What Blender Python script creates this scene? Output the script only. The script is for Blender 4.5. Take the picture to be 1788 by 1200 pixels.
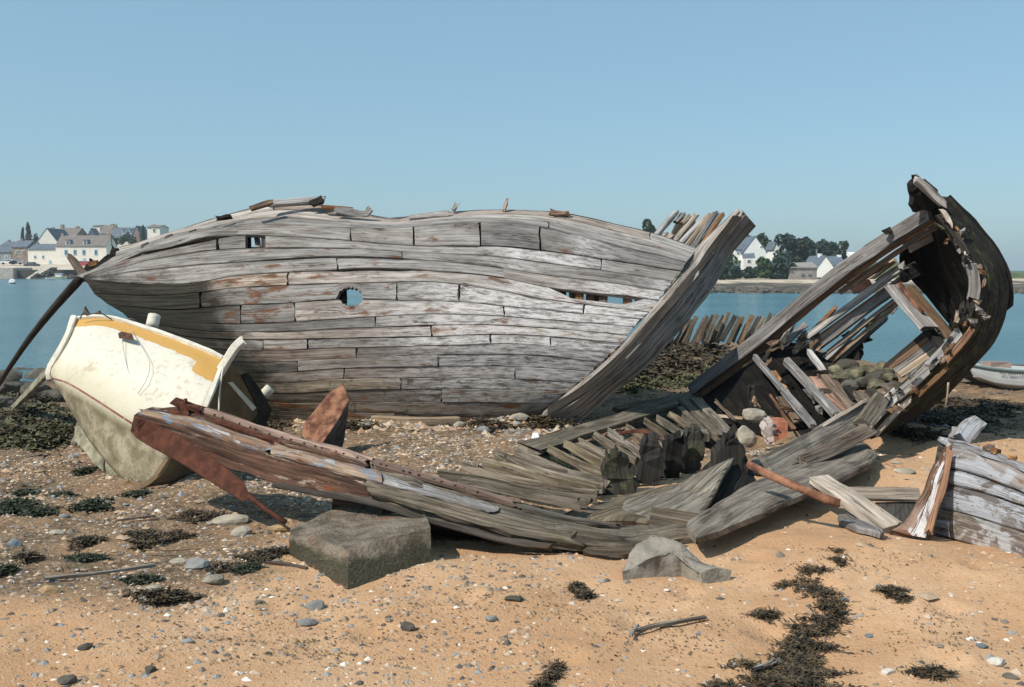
import bpy, bmesh, math, random
import numpy as np
from mathutils import Vector
R = math.radians
rnd = random.Random(7)
for o in list(bpy.data.objects): bpy.data.objects.remove(o)
scene = bpy.context.scene
COL = scene.collection
# ------------------------------------------------------------------ camera, sky, sun, exposure
CZ, F, CX, CY, HOR = 2.6, 1738.0, 894.0, 600.0, 470.0
TH = math.atan((CY - HOR) / F)
cam = bpy.data.cameras.new('camera'); camo = bpy.data.objects.new('camera', cam); COL.objects.link(camo)
camo.location = (0, 0, CZ); camo.rotation_euler = (math.pi / 2 - TH, 0, 0)
cam.lens = 35.0; cam.sensor_width = 36.0; cam.clip_end = 6000; cam.clip_start = .05
scene.camera = camo
SUN_EL, SUN_H = R(47), (-0.82, -0.57)          # horizontal direction to the sun
world = bpy.data.worlds.new('World'); scene.world = world; world.use_nodes = True
wn, wl = world.node_tree.nodes, world.node_tree.links
bg = wn['Background']
sky = wn.new('ShaderNodeTexSky'); sky.sky_type = 'NISHITA'; sky.sun_disc = False
sky.sun_elevation = SUN_EL; sky.sun_rotation = math.atan2(SUN_H[0], SUN_H[1])
sky.air_density = 1.0; sky.dust_density = 1.2; sky.ozone_density = 5
tint = wn.new('ShaderNodeMix'); tint.data_type = 'RGBA'; tint.blend_type = 'MIX'; tint.inputs[0].default_value = .55
tint.inputs[7].default_value = (2.15, 3.75, 4.4, 1)      # even summer haze over the whole dome
wl.new(sky.outputs[0], tint.inputs[6]); wl.new(tint.outputs[2], bg.inputs[0])
bg.inputs[1].default_value = .145
sl = bpy.data.lights.new('sun', 'SUN'); sl.energy = 4.95; sl.angle = R(.55); sl.color = (1, .93, .82)
slo = bpy.data.objects.new('sun', sl); COL.objects.link(slo)
ts = Vector((SUN_H[0] * math.cos(SUN_EL), SUN_H[1] * math.cos(SUN_EL), math.sin(SUN_EL)))
slo.rotation_euler = ts.to_track_quat('Z', 'Y').to_euler()
scene.view_settings.view_transform = 'Standard'; scene.view_settings.look = 'None'
scene.view_settings.exposure = 0.0; scene.view_settings.gamma = 1; scene.view_settings.use_curve_mapping = False
scene.render.engine = 'CYCLES'

# ------------------------------------------------------------------ helpers: places
CT, ST = math.cos(TH), math.sin(TH)
def P(px, py, d):
    xc, yc = (px - CX) / F, (CY - py) / F
    s = d / (CT + yc * ST)
    return Vector((xc * s, d, CZ + s * (-ST + yc * CT)))
def sstep(a, b, v):
    t = np.clip((v - a) / (b - a), 0, 1); return t * t * (3 - 2 * t)
def hbase(x, y):
    x = np.asarray(x, float); y = np.asarray(y, float)
    L = np.interp(y, [-40, 0, 4, 6, 8, 11, 14, 18, 23, 30, 60, 120, 3000], [2.2, 1.15, 1.05, 1.0, .95, .86, .66, .32, 0.0, -.4, -2, -4, -8])
    M = np.interp(y, [-40, 0, 4, 6, 8, 11, 14, 18, 23.5, 27, 32, 60, 120, 3000], [2.3, 1.2, 1.06, 1.0, .97, .9, .93, .93, .86, .1, -.4, -2, -4, -8])
    Rr = np.interp(y, [-40, 0, 4, 6, 8, 11, 14, 18, 27, 32, 60, 120, 3000], [2.5, 1.3, 1.08, 1.04, 1.02, .97, .85, .55, 0.0, -.4, -2, -4, -8])
    wl_ = sstep(.5, -2.5, x); wr = sstep(6.0, 8.5, x)
    z = L * wl_ + Rr * wr + M * (1 - wl_) * (1 - wr)
    # low swells and the sand drifted up on the right
    z = z + .035 * np.sin(x * 1.1 + .5) * np.cos(y * .8 + x * .3) * sstep(30, 16, y) + .02 * np.sin(x * 2.3 + y * 1.7) * sstep(30, 16, y)
    z = z + .12 * np.exp(-((x - 1.9) ** 2 / 1.2 + (y - 5.0) ** 2 / .7)) * 0.6
    z = z + .13 * np.exp(-((x - .4) ** 2 / .9 + (y - 11.5) ** 2 / .25)) - .05 * np.exp(-((x + .6) ** 2 / .5 + (y - 5.9) ** 2 / .2))
    z = z - .10 * np.exp(-((x - .75) ** 2 / .6 + (y - 7.7) ** 2 / 1.2)) - .16 * np.exp(-((x - 2.3) ** 2 / .8 + (y - 9.9) ** 2 / 1.0))
    return z
def G(px, py, lift=0.0):
    y = 2.0; st = .04
    while y < 80:
        p = P(px, py, y)
        if p.z <= float(hbase(p.x, p.y)): break
        y += st
    p = P(px, py, y - st / 2); p.z = float(hbase(p.x, p.y)) + lift
    return p
def GL(px, py, lift):
    y = 2.0
    while y < 80:
        p = P(px, py, y)
        if p.z <= float(hbase(p.x, p.y)) + lift: return p
        y += .02
    return p
def gl(l): return [GL(*q) for q in l]
def gz(x, y): return float(hbase(x, y))

# ------------------------------------------------------------------ helpers: objects
def tag(o, label=None, cat=None, group=None, kind=None):
    if label: o['label'] = label
    if cat: o['category'] = cat
    if group: o['group'] = group
    if kind: o['kind'] = kind
    return o
def empty(name, loc, label, cat, group=None):
    o = bpy.data.objects.new(name, None); COL.objects.link(o); o.location = loc; o.empty_display_size = .1
    tag(o, label, cat, group); return o
def mesh_obj(name, verts, faces, mat, parent=None, uvs=None, smooth=False, attrs=None):
    """verts in world space; parent has location only"""
    off = np.array(parent_loc(parent))
    me = bpy.data.meshes.new(name)
    v = np.asarray(verts, float)
    o = bpy.data.objects.new(name, me); COL.objects.link(o)
    if parent is None:
        c = v.mean(0); c[2] = v[:, 2].min(); me.from_pydata((v - c).tolist(), [], faces); o.location = c
    else:
        me.from_pydata((v - off).tolist(), [], faces); o.parent = parent
    if mat is not None: me.materials.append(mat)
    if uvs is not None:
        uvl = me.uv_layers.new(name='UVMap')
        li = np.zeros(len(me.loops), dtype=np.int32); me.loops.foreach_get('vertex_index', li)
        if len(uvs) == len(v): arr = np.asarray(uvs, float)[li]
        else: arr = np.asarray(uvs, float)
        uvl.data.foreach_set('uv', arr.ravel())
    if attrs:
        for k, a in attrs.items():
            at = me.attributes.new(k, 'FLOAT', 'POINT'); at.data.foreach_set('value', np.asarray(a, float))
    if smooth: me.polygons.foreach_set('use_smooth', [True] * len(me.polygons))
    me.update(); return o
def parent_loc(o):
    if o is None: return (0, 0, 0)
    p = Vector(o.location)
    while o.parent is not None: o = o.parent; p += o.location
    return tuple(p)

def resample(pts, n):
    a = np.array([tuple(p) for p in pts], float)
    if len(a) > 2:   # catmull-rom smoothing through the points
        seg = np.linalg.norm(np.diff(a, axis=0), axis=1); t = np.concatenate([[0], np.cumsum(seg)])
        m = np.zeros_like(a); m[1:-1] = (a[2:] - a[:-2]) / (t[2:] - t[:-2])[:, None]
        m[0] = (a[1] - a[0]) / (t[1] - t[0]); m[-1] = (a[-1] - a[-2]) / (t[-1] - t[-2])
        q = np.linspace(0, t[-1], n); i = np.clip(np.searchsorted(t, q, 'right') - 1, 0, len(a) - 2)
        h = (t[i + 1] - t[i])[:, None]; s = ((q - t[i]) / (t[i + 1] - t[i]))[:, None]
        return (2 * s ** 3 - 3 * s ** 2 + 1) * a[i] + (s ** 3 - 2 * s ** 2 + s) * h * m[i] + (-2 * s ** 3 + 3 * s ** 2) * a[i + 1] + (s ** 3 - s ** 2) * h * m[i + 1]
    s = np.linspace(0, 1, n)[:, None]; return a[0] * (1 - s) + a[1] * s
def loft(name, lines, mat, parent=None, rough=.004, ragged=.02, attrs=None, caps=True, smooth=False, seed=None, fix=False):
    """lines: k arrays (n,3), corners of the section in order; skinned into one closed solid"""
    r = np.random.RandomState(seed if seed is not None else rnd.randrange(1 << 30))
    L = np.array([np.array([tuple(q) for q in l], float) for l in lines]); k, n = L.shape[:2]
    if rough:
        m_ = min(n, max(4, int(n * .55) if n < 40 else 22)); jc = r.normal(0, rough, (k, m_, 3)); xi = np.linspace(0, m_ - 1, n); i0 = np.minimum(xi.astype(int), m_ - 2); fr = (xi - i0)[None, :, None]
        L = L + jc[:, i0] * (1 - fr) + jc[:, i0 + 1] * fr
    if ragged:
        d0 = L[:, 0] - L[:, 1]; d1 = L[:, -1] - L[:, -2]
        d0 /= np.linalg.norm(d0, axis=1)[:, None] + 1e-9; d1 /= np.linalg.norm(d1, axis=1)[:, None] + 1e-9
        L[:, 0] += d0 * r.uniform(-ragged, ragged, (k, 1)); L[:, -1] += d1 * r.uniform(-ragged, ragged, (k, 1))
    v = L.transpose(1, 0, 2).reshape(-1, 3)
    u = np.concatenate([[0], np.cumsum(np.linalg.norm(np.diff(L.mean(0), axis=0), axis=1))]) + r.uniform(0, 50)
    per = np.concatenate([[0], np.cumsum(np.linalg.norm(np.diff(L[:, n // 2], axis=0), axis=1))]); tot = per[-1] + np.linalg.norm(L[0, n // 2] - L[-1, n // 2])
    per = np.concatenate([per, [tot]]); v0 = r.uniform(0, 50)
    faces, uv = [], []
    for i in range(n - 1):
        for j in range(k):
            j2 = (j + 1) % k
            faces.append((i * k + j, i * k + j2, (i + 1) * k + j2, (i + 1) * k + j))
            uv += [(u[i], v0 + per[j]), (u[i], v0 + per[j + 1]), (u[i + 1], v0 + per[j + 1]), (u[i + 1], v0 + per[j])]
    if caps:
        faces.append(tuple(range(k - 1, -1, -1))); uv += [(u[0] + .02 * (q % 3), v0 + per[q] * .3) for q in range(k - 1, -1, -1)]
        faces.append(tuple((n - 1) * k + j for j in range(k))); uv += [(u[-1] + .02 * (q % 3), v0 + per[q] * .3) for q in range(k)]
    o = mesh_obj(name, v, faces, mat, parent, uv, smooth, attrs)
    bm = bmesh.new(); bm.from_mesh(o.data); bmesh.ops.recalc_face_normals(bm, faces=bm.faces); bm.to_mesh(o.data); bm.free()
    return o
def px3(l): return [P(*q) for q in l]
def nrm(a): return a / (np.linalg.norm(a, axis=-1, keepdims=True) + 1e-12)
def sweep(name, pts, w, t, mat, parent=None, n=None, up=(0, -1, .35), taper=(1, 1), rough=.004, ragged=.02, ch=.12, pix=True, seed=None, smooth=False):
    """timber along pts: w wide across, t thick in the up direction, chamfered"""
    pp = px3(pts) if pix else pts
    n = n or max(4, 3 * len(pts)); c = resample(pp, n)
    T = nrm(np.gradient(c, axis=0)); U = np.array(up, float)
    S = nrm(np.cross(T, U)); N = nrm(np.cross(S, T))
    s = np.linspace(0, 1, n)[:, None]; tp = taper[0] * (1 - s) + taper[1] * s
    hw, ht = w / 2 * tp, t / 2 * (tp * .5 + .5); cc = min(w, t) * ch
    prof = [(-1, 1, cc, 0), (1, 1, -cc, 0), (1, 1, 0, -cc), (1, -1, 0, cc), (1, -1, -cc, 0), (-1, -1, cc, 0), (-1, -1, 0, cc), (-1, 1, 0, -cc)]
    lines = [c + S * (a * hw + da) + N * (b * ht + db) for a, b, da, db in prof]
    return loft(name, lines, mat, parent, rough, ragged, seed=seed, smooth=smooth)
def strake(name, A, B, t, mat, parent=None, gap=.006, away=None, rough=.003, bulge=.004, attrs=None, ragged=.01, seed=None, bev=.012):
    """plank whose outer face runs between edge curves A (upper) and B (lower), thickness t going away from the viewer side"""
    A = np.array(A, float); B = np.array(B, float); n = len(A)
    T = nrm(np.gradient((A + B) / 2, axis=0)); W = nrm(B - A); N = nrm(np.cross(T, W))
    ref = np.array(away if away is not None else (0, 1, 0), float)
    N[(N @ ref) < 0] *= -1
    g = gap; be = min(bev, t * .3)
    Wd = np.linalg.norm(B - A, axis=1, keepdims=True); g = np.minimum(g, Wd * .2)
    r = np.random.RandomState(seed if seed is not None else rnd.randrange(1 << 30))
    cn = max(4, min(n, 14)); gv = lambda: (1 + .9 * np.interp(np.linspace(0, 1, n), np.linspace(0, 1, cn), r.uniform(-1, 1, cn)))[:, None]
    gA = g * gv(); gB = g * gv()
    A1, B1 = A + W * gA, B - W * gB
    lines = [A1 + N * be, A1 + W * be * .8, (A1 * .67 + B1 * .33) - N * bulge, (A1 * .33 + B1 * .67) - N * bulge, B1 - W * be * .8, B1 + N * be, B1 + N * t, A1 + N * t]
    attrs = {k: np.repeat(np.asarray(a), 8) for k, a in (attrs or {}).items()}; attrs['edge'] = np.tile([1, .95, 0, 0, .95, 1, 1, 1.], n)
    return loft(name, lines, mat, parent, rough, ragged, attrs, seed=seed)
def slab(name, poly, t, mat, parent=None, away=(0, 1, .15), pix=True, jit=.006, sub=1, seed=0, up=None):
    """outline polygon (px,py,d) with real thickness t"""
    r = np.random.RandomState(seed)
    pts = [np.array(P(*q)) if pix else np.array(q, float) for q in poly]
    out = []
    for i, p in enumerate(pts):
        q = pts[(i + 1) % len(pts)]
        for s in range(sub): out.append(p + (q - p) * s / sub + (r.normal(0, jit, 3) if s else 0))
    f = np.array(out); a = np.array(away, float); a /= np.linalg.norm(a); n = len(f)
    c = f.mean(0)
    inner = c + (f - c) * .93
    be = min(.02, t * .25)
    v = np.concatenate([inner, f + a * be, f + a * t])
    faces = [tuple(range(n))] + [(i, (i + 1) % n, n + (i + 1) % n, n + i) for i in range(n)] + [(n + i, n + (i + 1) % n, 2 * n + (i + 1) % n, 2 * n + i) for i in range(n)] + [tuple(range(3 * n - 1, 2 * n - 1, -1))]
    ax = f - c; u_, s_, vt = np.linalg.svd(ax, full_matrices=False)
    uvv = (v - c) @ vt[:2].T + r.uniform(0, 30, 2)
    o = mesh_obj(name, v, faces, mat, parent, uvv)
    bm = bmesh.new(); bm.from_mesh(o.data); bmesh.ops.triangulate(bm, faces=[q for q in bm.faces if len(q.verts) > 4]); bmesh.ops.recalc_face_normals(bm, faces=bm.faces); bm.to_mesh(o.data); bm.free()
    return o
def tube(name, pts, rad, mat, parent=None, n=None, k=6, pix=True, taper=(1, 1), seed=0, rough=0):
    pp = px3(pts) if pix else pts
    n = n or max(3, 3 * len(pts)); c = resample(pp, n); T = nrm(np.gradient(c, axis=0))
    ref = np.array((0, 0, 1.)) if abs(T[:, 2].mean()) < .8 else np.array((0, 1., 0))
    S = nrm(np.cross(T, ref)); N = np.cross(S, T); s = np.linspace(0, 1, n)[:, None]; rr = rad * (taper[0] * (1 - s) + taper[1] * s)
    lines = [c + rr * (S * math.cos(a) + N * math.sin(a)) for a in np.arange(k) * 2 * math.pi / k]
    return loft(name, lines, mat, parent, rough, 0, smooth=True, seed=seed)
def box(name, c, s, mat, parent=None, rz=0, jit=0):
    x, y, z = [q / 2 for q in s]; v = np.array([(a * x, b * y, d * z) for d in (-1, 1) for a, b in ((-1, -1), (1, -1), (1, 1), (-1, 1))], float)
    if jit: v += np.random.RandomState(int(abs(c[0]) * 1000) % 9999).normal(0, jit, v.shape)
    if rz: cz, sz = math.cos(rz), math.sin(rz); v[:, :2] = v[:, :2] @ np.array([[cz, sz], [-sz, cz]])
    v += np.array(c)
    f = [(0, 3, 2, 1), (4, 5, 6, 7), (0, 1, 5, 4), (1, 2, 6, 5), (2, 3, 7, 6), (3, 0, 4, 7)]
    return mesh_obj(name, v, f, mat, parent, v[:, :2] * .7 + v[:, 2:3] * .6)

# ------------------------------------------------------------------ materials
class NT:
    def __init__(s, name):
        s.m = bpy.data.materials.new(name); s.m.use_nodes = True; s.t = s.m.node_tree; s.b = s.t.nodes['Principled BSDF']
        s.b.inputs['Specular IOR Level'].default_value = .25
    def n(s, typ, **k):
        q = s.t.nodes.new(typ)
        for a, b in k.items(): setattr(q, a, b)
        return q
    def l(s, a, b): s.t.links.new(a, b)
    def val(s, i, v):
        if hasattr(v, 'is_linked') or hasattr(v, 'links'): s.l(v, i)
        else: i.default_value = v
    def noise(s, vec, scale, detail=4, rough=.55, dist=0):
        q = s.n('ShaderNodeTexNoise'); q.inputs['Scale'].default_value = scale; q.inputs['Detail'].default_value = detail
        q.inputs['Roughness'].default_value = rough; q.inputs['Distortion'].default_value = dist
        if vec is not None: s.l(vec, q.inputs['Vector'])
        return q.outputs['Fac']
    def vor(s, vec, scale, out='Distance', feat='F1'):
        q = s.n('ShaderNodeTexVoronoi', feature=feat); q.inputs['Scale'].default_value = scale
        if vec is not None: s.l(vec, q.inputs['Vector'])
        return q.outputs[out]
    def ramp(s, fac, a, b, lo=0.0, hi=1.0):
        q = s.n('ShaderNodeMapRange'); q.interpolation_type = 'SMOOTHSTEP'; s.l(fac, q.inputs[0])
        q.inputs[1].default_value = a; q.inputs[2].default_value = b; q.inputs[3].default_value = lo; q.inputs[4].default_value = hi
        return q.outputs[0]
    def math(s, op, a, b=0.0, c=None):
        q = s.n('ShaderNodeMath', operation=op); s.val(q.inputs[0], a); s.val(q.inputs[1], b)
        if c is not None: s.val(q.inputs[2], c)
        return q.outputs[0]
    def mix(s, f, a, b, mode='MIX'):
        q = s.n('ShaderNodeMix', data_type='RGBA', blend_type=mode); s.val(q.inputs[0], f)
        s.val(q.inputs[6], a if not isinstance(a, tuple) else (*a[:3], 1)); s.val(q.inputs[7], b if not isinstance(b, tuple) else (*b[:3], 1)); return q.outputs[2]
    def vscale(s, vec, sc, off=None):
        q = s.n('ShaderNodeMapping'); s.l(vec, q.inputs[0]); q.inputs['Scale'].default_value = sc
        if off is not None: q.inputs['Location'].default_value = off
        return q.outputs[0]
    def bump(s, h, strength=.4, dist=.01, prev=None):
        q = s.n('ShaderNodeBump'); q.inputs['Strength'].default_value = strength; q.inputs['Distance'].default_value = dist; s.l(h, q.inputs['Height'])
        if prev is not None: s.l(prev, q.inputs['Normal'])
        s.l(q.outputs[0], s.b.inputs['Normal']); return q.outputs[0]
    def done(s, col, rough=.85):
        s.val(s.b.inputs['Base Color'], col if not isinstance(col, tuple) else (*col[:3], 1)); s.val(s.b.inputs['Roughness'], rough); return s.m
MC = {}
def wood(name, c1=(.36, .35, .35), c2=(.17, .16, .15), crack=(.03, .026, .022), rust=.0, rustc=(.30, .10, .03), paint=.0, paintc=(.72, .72, .70), moss=.0,
         mossc=(.07, .075, .03), paint2=None, contrast=1.0, bump=.5, pscale=(2.2, 9, 1), blotch=.35):
    s = NT(name); s.b.inputs['Specular IOR Level'].default_value = .12; uv = s.n('ShaderNodeTexCoord').outputs['UV']; oi = s.n('ShaderNodeObjectInfo').outputs['Random']
    geo = s.n('ShaderNodeNewGeometry').outputs['Position']
    g1 = s.noise(s.vscale(uv, (1.3, 34, 1)), 1.0, 5, .62, .6); g2 = s.noise(s.vscale(uv, (3.5, 150, 1)), 1.0, 3, .6, .3)
    bl = s.noise(s.vscale(uv, (1.8, 5, 1)), 1.3, 4, .6, .4)
    f = s.ramp(g1, .36, .66); col = s.mix(f, c2, c1)
    bf = s.ramp(bl, .38, .68); col = s.mix(s.math('MULTIPLY', bf, blotch), col, s.mix(1.0, col, (.42, .38, .34), 'MULTIPLY'))
    # every plank has its own tone
    v = s.ramp(oi, 0, 1, .68, 1.22); q = s.n('ShaderNodeHueSaturation'); s.l(v, q.inputs['Value']); s.l(col, q.inputs['Color'])
    s.l(s.ramp(s.math('FRACT', s.math('MULTIPLY', oi, 7.3)), 0, 1, .65, 1.1), q.inputs['Saturation']); col = q.outputs[0]
    if paint:
        pn = s.noise(s.vscale(uv, pscale), 1.6, 7, .68, .5); pf = s.math('MULTIPLY', s.ramp(pn, .60 - paint * .22, .66 - paint * .22), s.ramp(g2, .3, .5, .55, 1))
        pc = s.mix(s.ramp(bl, .48, .54), paintc, paint2) if paint2 else paintc
        col = s.mix(s.math('MULTIPLY', pf, .92), col, pc)
    att = s.n('ShaderNodeAttribute', attribute_name='bleach_light').outputs['Fac']
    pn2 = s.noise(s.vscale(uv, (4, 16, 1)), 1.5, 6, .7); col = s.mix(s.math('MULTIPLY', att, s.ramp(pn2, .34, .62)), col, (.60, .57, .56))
    if rust:
        ra = s.n('ShaderNodeAttribute', attribute_name='rusty').outputs['Fac']; rn = s.math('ADD', s.noise(s.vscale(uv, (2.4, 8, 1)), 1.0, 5, .6, .3), s.math('MULTIPLY', ra, .115)); rf = s.math('MULTIPLY', s.ramp(rn, .70 - rust * .2, .80 - rust * .2), .85)
        col = s.mix(rf, col, s.mix(s.ramp(g2, .3, .7), rustc, tuple(q * .35 for q in rustc)))
    if rust:
        r2 = s.noise(s.vscale(uv, (5, 17, 1)), 1.0, 3, .5, .2); rf2 = s.math('MULTIPLY', s.ramp(s.math('ADD', r2, s.math('MULTIPLY', ra, .13)), .70 - rust * .06, .78 - rust * .06), .8); col = s.mix(rf2, col, tuple(q * .75 for q in rustc))
    ck = s.math('MULTIPLY', s.ramp(g2, .43, .36), s.ramp(bl, .35, .6)); col = s.mix(s.math('MULTIPLY', ck, .85 * contrast), col, crack)
    g3 = s.noise(s.vscale(uv, (.7, 22, 1)), 1.0, 3, .5, .8); col = s.mix(s.math('MULTIPLY', s.math('MULTIPLY', s.ramp(s.math('ABSOLUTE', s.math('SUBTRACT', g3, .5)), .016, .004), s.ramp(bl, .45, .55)), .9 * contrast), col, crack)
    vo = s.vor(s.vscale(uv, (9, 26, 1)), 1.0); col = s.mix(s.math('MULTIPLY', s.ramp(vo, .13, .07), s.ramp(bl, .45, .6, 0, .9)), col, tuple(q * .35 for q in rustc))
    st = s.n('ShaderNodeAttribute', attribute_name='stain_shade').outputs['Fac']
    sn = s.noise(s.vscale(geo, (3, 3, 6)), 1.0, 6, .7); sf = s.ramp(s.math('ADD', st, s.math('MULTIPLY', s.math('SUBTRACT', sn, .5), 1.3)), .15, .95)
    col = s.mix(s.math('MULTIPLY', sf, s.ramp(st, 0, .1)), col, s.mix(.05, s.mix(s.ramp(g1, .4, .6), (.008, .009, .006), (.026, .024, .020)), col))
    ed = s.n('ShaderNodeAttribute', attribute_name='edge').outputs['Fac']; ef = s.ramp(s.math('ADD', ed, s.math('MULTIPLY', s.math('SUBTRACT', bl, .5), .9)), .62, .98)
    col = s.mix(s.math('MULTIPLY', ef, .38), col, s.mix(.25, tuple(q * .8 for q in crack), col))
    if moss:
        mn = s.noise(geo, 9, 5, .65); col = s.mix(s.ramp(mn, .62 - moss * .25, .74 - moss * .25, 0, .8), col, mossc)
    h = s.math('ADD', s.math('MULTIPLY', g1, .6), s.math('MULTIPLY', g2, .5)); h = s.math('ADD', h, s.math('MULTIPLY', bl, .5)); s.bump(h, bump, .022)
    return s.done(col, .88)
def plain(name, col, rough=.7, var=.15, scale=3, bump=0, metal=0, bscale=None, col2=None, spec=None):
    if name in MC: return MC[name]
    s = NT(name); pos = s.n('ShaderNodeNewGeometry').outputs['Position']; nz = s.noise(pos, scale, 5, .6)
    c2 = col2 or tuple(q * (1 - 2.2 * var) for q in col); c = s.mix(s.ramp(nz, .35, .68), c2, col)
    if bump: s.bump(s.noise(pos, bscale or scale * 4, 6, .65), bump, .02)
    s.b.inputs['Metallic'].default_value = metal
    if spec is not None: s.b.inputs['Specular IOR Level'].default_value = spec
    MC[name] = s.done(c, rough); return MC[name]
# ------------------------------------------------------------------ ground
def vnoise(x, y, s, seed):
    x = x / s; y = y / s; xi = np.floor(x).astype(np.int64); yi = np.floor(y).astype(np.int64); fx = x - xi; fy = y - yi
    fx = fx * fx * (3 - 2 * fx); fy = fy * fy * (3 - 2 * fy)
    def hsh(a, b):
        h = (a * 374761393 + b * 668265263 + seed * 1442695041) & 0x7fffffff; h = ((h ^ (h >> 13)) * 1274126177) & 0x7fffffff
        return ((h ^ (h >> 16)) & 0xffff) / 65535.0
    return (hsh(xi, yi) * (1 - fx) + hsh(xi + 1, yi) * fx) * (1 - fy) + (hsh(xi, yi + 1) * (1 - fx) + hsh(xi + 1, yi + 1) * fx) * fy - .5
def mudmask(x, y):
    """0 clean orange sand .. 1 wet shingle and mud"""
    m = np.maximum(sstep(1.2, -2.6, x + (y - 7) * -.15) * sstep(4.0, 6.6, y) * .8, sstep(6.8, 8.6, y - np.clip(x, 0, 6) * .35))
    m = np.maximum(m, .8 * sstep(-.2, -2.2, x) * sstep(3.6, 5.4, y)); m = np.maximum(m, .95 * sstep(.8, -.4, x) * sstep(5.6, 6.6, y))
    return np.clip(m + vnoise(x, y, .8, 5) * .35 + vnoise(x, y, .25, 9) * .2, 0, 1) * (1 - .85 * sstep(3.0, 3.8, x) * sstep(11.5, 9.5, y))
DENTS = [(rx, ry, rs_) for rx, ry, rs_ in [(.55, 4.3, .10), (.85, 4.75, .09), (1.1, 4.2, .10), (1.5, 4.7, .10), (1.95, 4.35, .09), (2.35, 4.9, .10), (-.2, 4.6, .09), (-.6, 4.2, .10), (2.6, 4.2, .09), (2.0, 5.3, .09), (1.3, 5.25, .10), (-1.1, 4.5, .09), (.2, 3.9, .10), (1.0, 3.75, .09), (1.7, 3.8, .1), (2.75, 5.3, .1)]]
def microh(x, y):
    m = mudmask(x, y); dent = 0
    for a_, b_, c_ in DENTS:
        d2 = ((x - a_) ** 2 / .6 + (y - b_) ** 2) / c_ ** 2; dent = dent - .020 * np.exp(-d2) + .010 * np.exp(-(np.sqrt(d2 + 1e-9) - 1.5) ** 2 * 4)
    near = sstep(40, 14, y)
    return near * (vnoise(x, y, .9, 1) * .05 + vnoise(x, y, .3, 2) * (.030 + .03 * m) + vnoise(x, y, .11, 3) * (.006 + .02 * m) + vnoise(x, y, .05, 4) * (.003 + .012 * m) + dent)
def hground(x, y): return hbase(x, y) + microh(np.asarray(x, float), np.asarray(y, float))
def axis(spec):
    out = []
    for a, b, s in spec: out += list(np.arange(a, b, s))
    return np.array(sorted(set(np.round(out, 4))))
xs = axis([(-3000, -300, 500), (-300, -40, 40), (-40, -14, 2), (-14, -5, .12), (-5, 4.5, .035), (4.5, 9, .06), (9, 16, .25), (16, 40, 2), (40, 300, 40), (300, 3001, 500)])
ys = axis([(-40, 0, 5), (0, 3.0, .4), (3.0, 9.5, .035), (9.5, 15, .07), (15, 28, .16), (28, 60, 2), (60, 300, 30), (300, 3001, 600)])
gx, gy = np.meshgrid(xs, ys); hz = hground(gx, gy)
v = np.stack([gx, gy, hz], -1).reshape(-1, 3); nx, ny = len(xs), len(ys)
ii = (np.arange(ny - 1)[:, None] * nx + np.arange(nx - 1)[None, :]).ravel()
fc = np.stack([ii, ii + 1, ii + nx + 1, ii + nx], -1)
me = bpy.data.meshes.new('ground'); me.vertices.add(len(v)); me.vertices.foreach_set('co', v.ravel())
me.loops.add(fc.size); me.loops.foreach_set('vertex_index', fc.ravel().astype(np.int32)); me.polygons.add(len(fc))
me.polygons.foreach_set('loop_start', np.arange(0, fc.size, 4, dtype=np.int32)); me.update(calc_edges=True); me.validate()
me.polygons.foreach_set('use_smooth', [True] * len(me.polygons))
at = me.attributes.new('mud', 'FLOAT', 'POINT'); at.data.foreach_set('value', mudmask(gx, gy).ravel())
wet = sstep(.30, .0, hz) ; at = me.attributes.new('wet', 'FLOAT', 'POINT'); at.data.foreach_set('value', wet.ravel())
s = NT('beach_ground'); pos = s.n('ShaderNodeNewGeometry').outputs['Position']
mud = s.n('ShaderNodeAttribute', attribute_name='mud').outputs['Fac']; wt = s.n('ShaderNodeAttribute', attribute_name='wet').outputs['Fac']
n1 = s.noise(pos, 1.3, 6, .6); n2 = s.noise(pos, 14, 5, .7); n3 = s.noise(pos, 120, 3, .7); n4 = s.noise(pos, 45, 4, .7)
sand = s.mix(s.ramp(n1, .35, .65), (.47, .275, .148), (.575, .37, .22)); sand = s.mix(s.ramp(n2, .35, .7, 0, .4), sand, (.42, .225, .105))
sand = s.mix(s.ramp(n3, .58, .72, 0, .55), sand, (.78, .62, .46)); sand = s.mix(s.ramp(n3, .40, .30, 0, .5), sand, (.20, .12, .07))
mc = s.mix(s.ramp(n2, .36, .62), (.085, .055, .033), (.225, .15, .09)); mc = s.mix(s.ramp(n1, .42, .62, 0, .6), mc, (.31, .185, .098))
mc = s.mix(s.ramp(n4, .57, .64, 0, .7), mc, (.46, .40, .32)); mc = s.mix(s.ramp(n4, .44, .36, 0, .75), mc, (.06, .05, .035))
gm = s.noise(s.vscale(pos, (1, 1, 1), (9, 3, 0)), 2.3, 5, .7); mc = s.mix(s.ramp(gm, .56, .68, 0, .7), mc, (.085, .09, .035))
cell = s.vor(pos, 38, 'Color'); cd = s.vor(pos, 38); cr = s.n('ShaderNodeSeparateColor'); s.l(cell, cr.inputs[0])
peb = s.mix(s.ramp(cr.outputs[1], .2, .8), (.10, .08, .065), (.44, .34, .26))
pf = s.math('MULTIPLY', s.math('GREATER_THAN', cr.outputs[0], .62), s.ramp(cd, .30, .22))
col = s.mix(s.ramp(s.math('ADD', mud, s.math('MULTIPLY', s.math('SUBTRACT', n2, .5), .5)), .2, .75), sand, mc)
col = s.mix(s.math('MULTIPLY', pf, s.ramp(mud, 0, .6, .15, .8)), col, peb)
col = s.mix(s.math('MULTIPLY', wt, .6), col, (.05, .045, .035))
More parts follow.
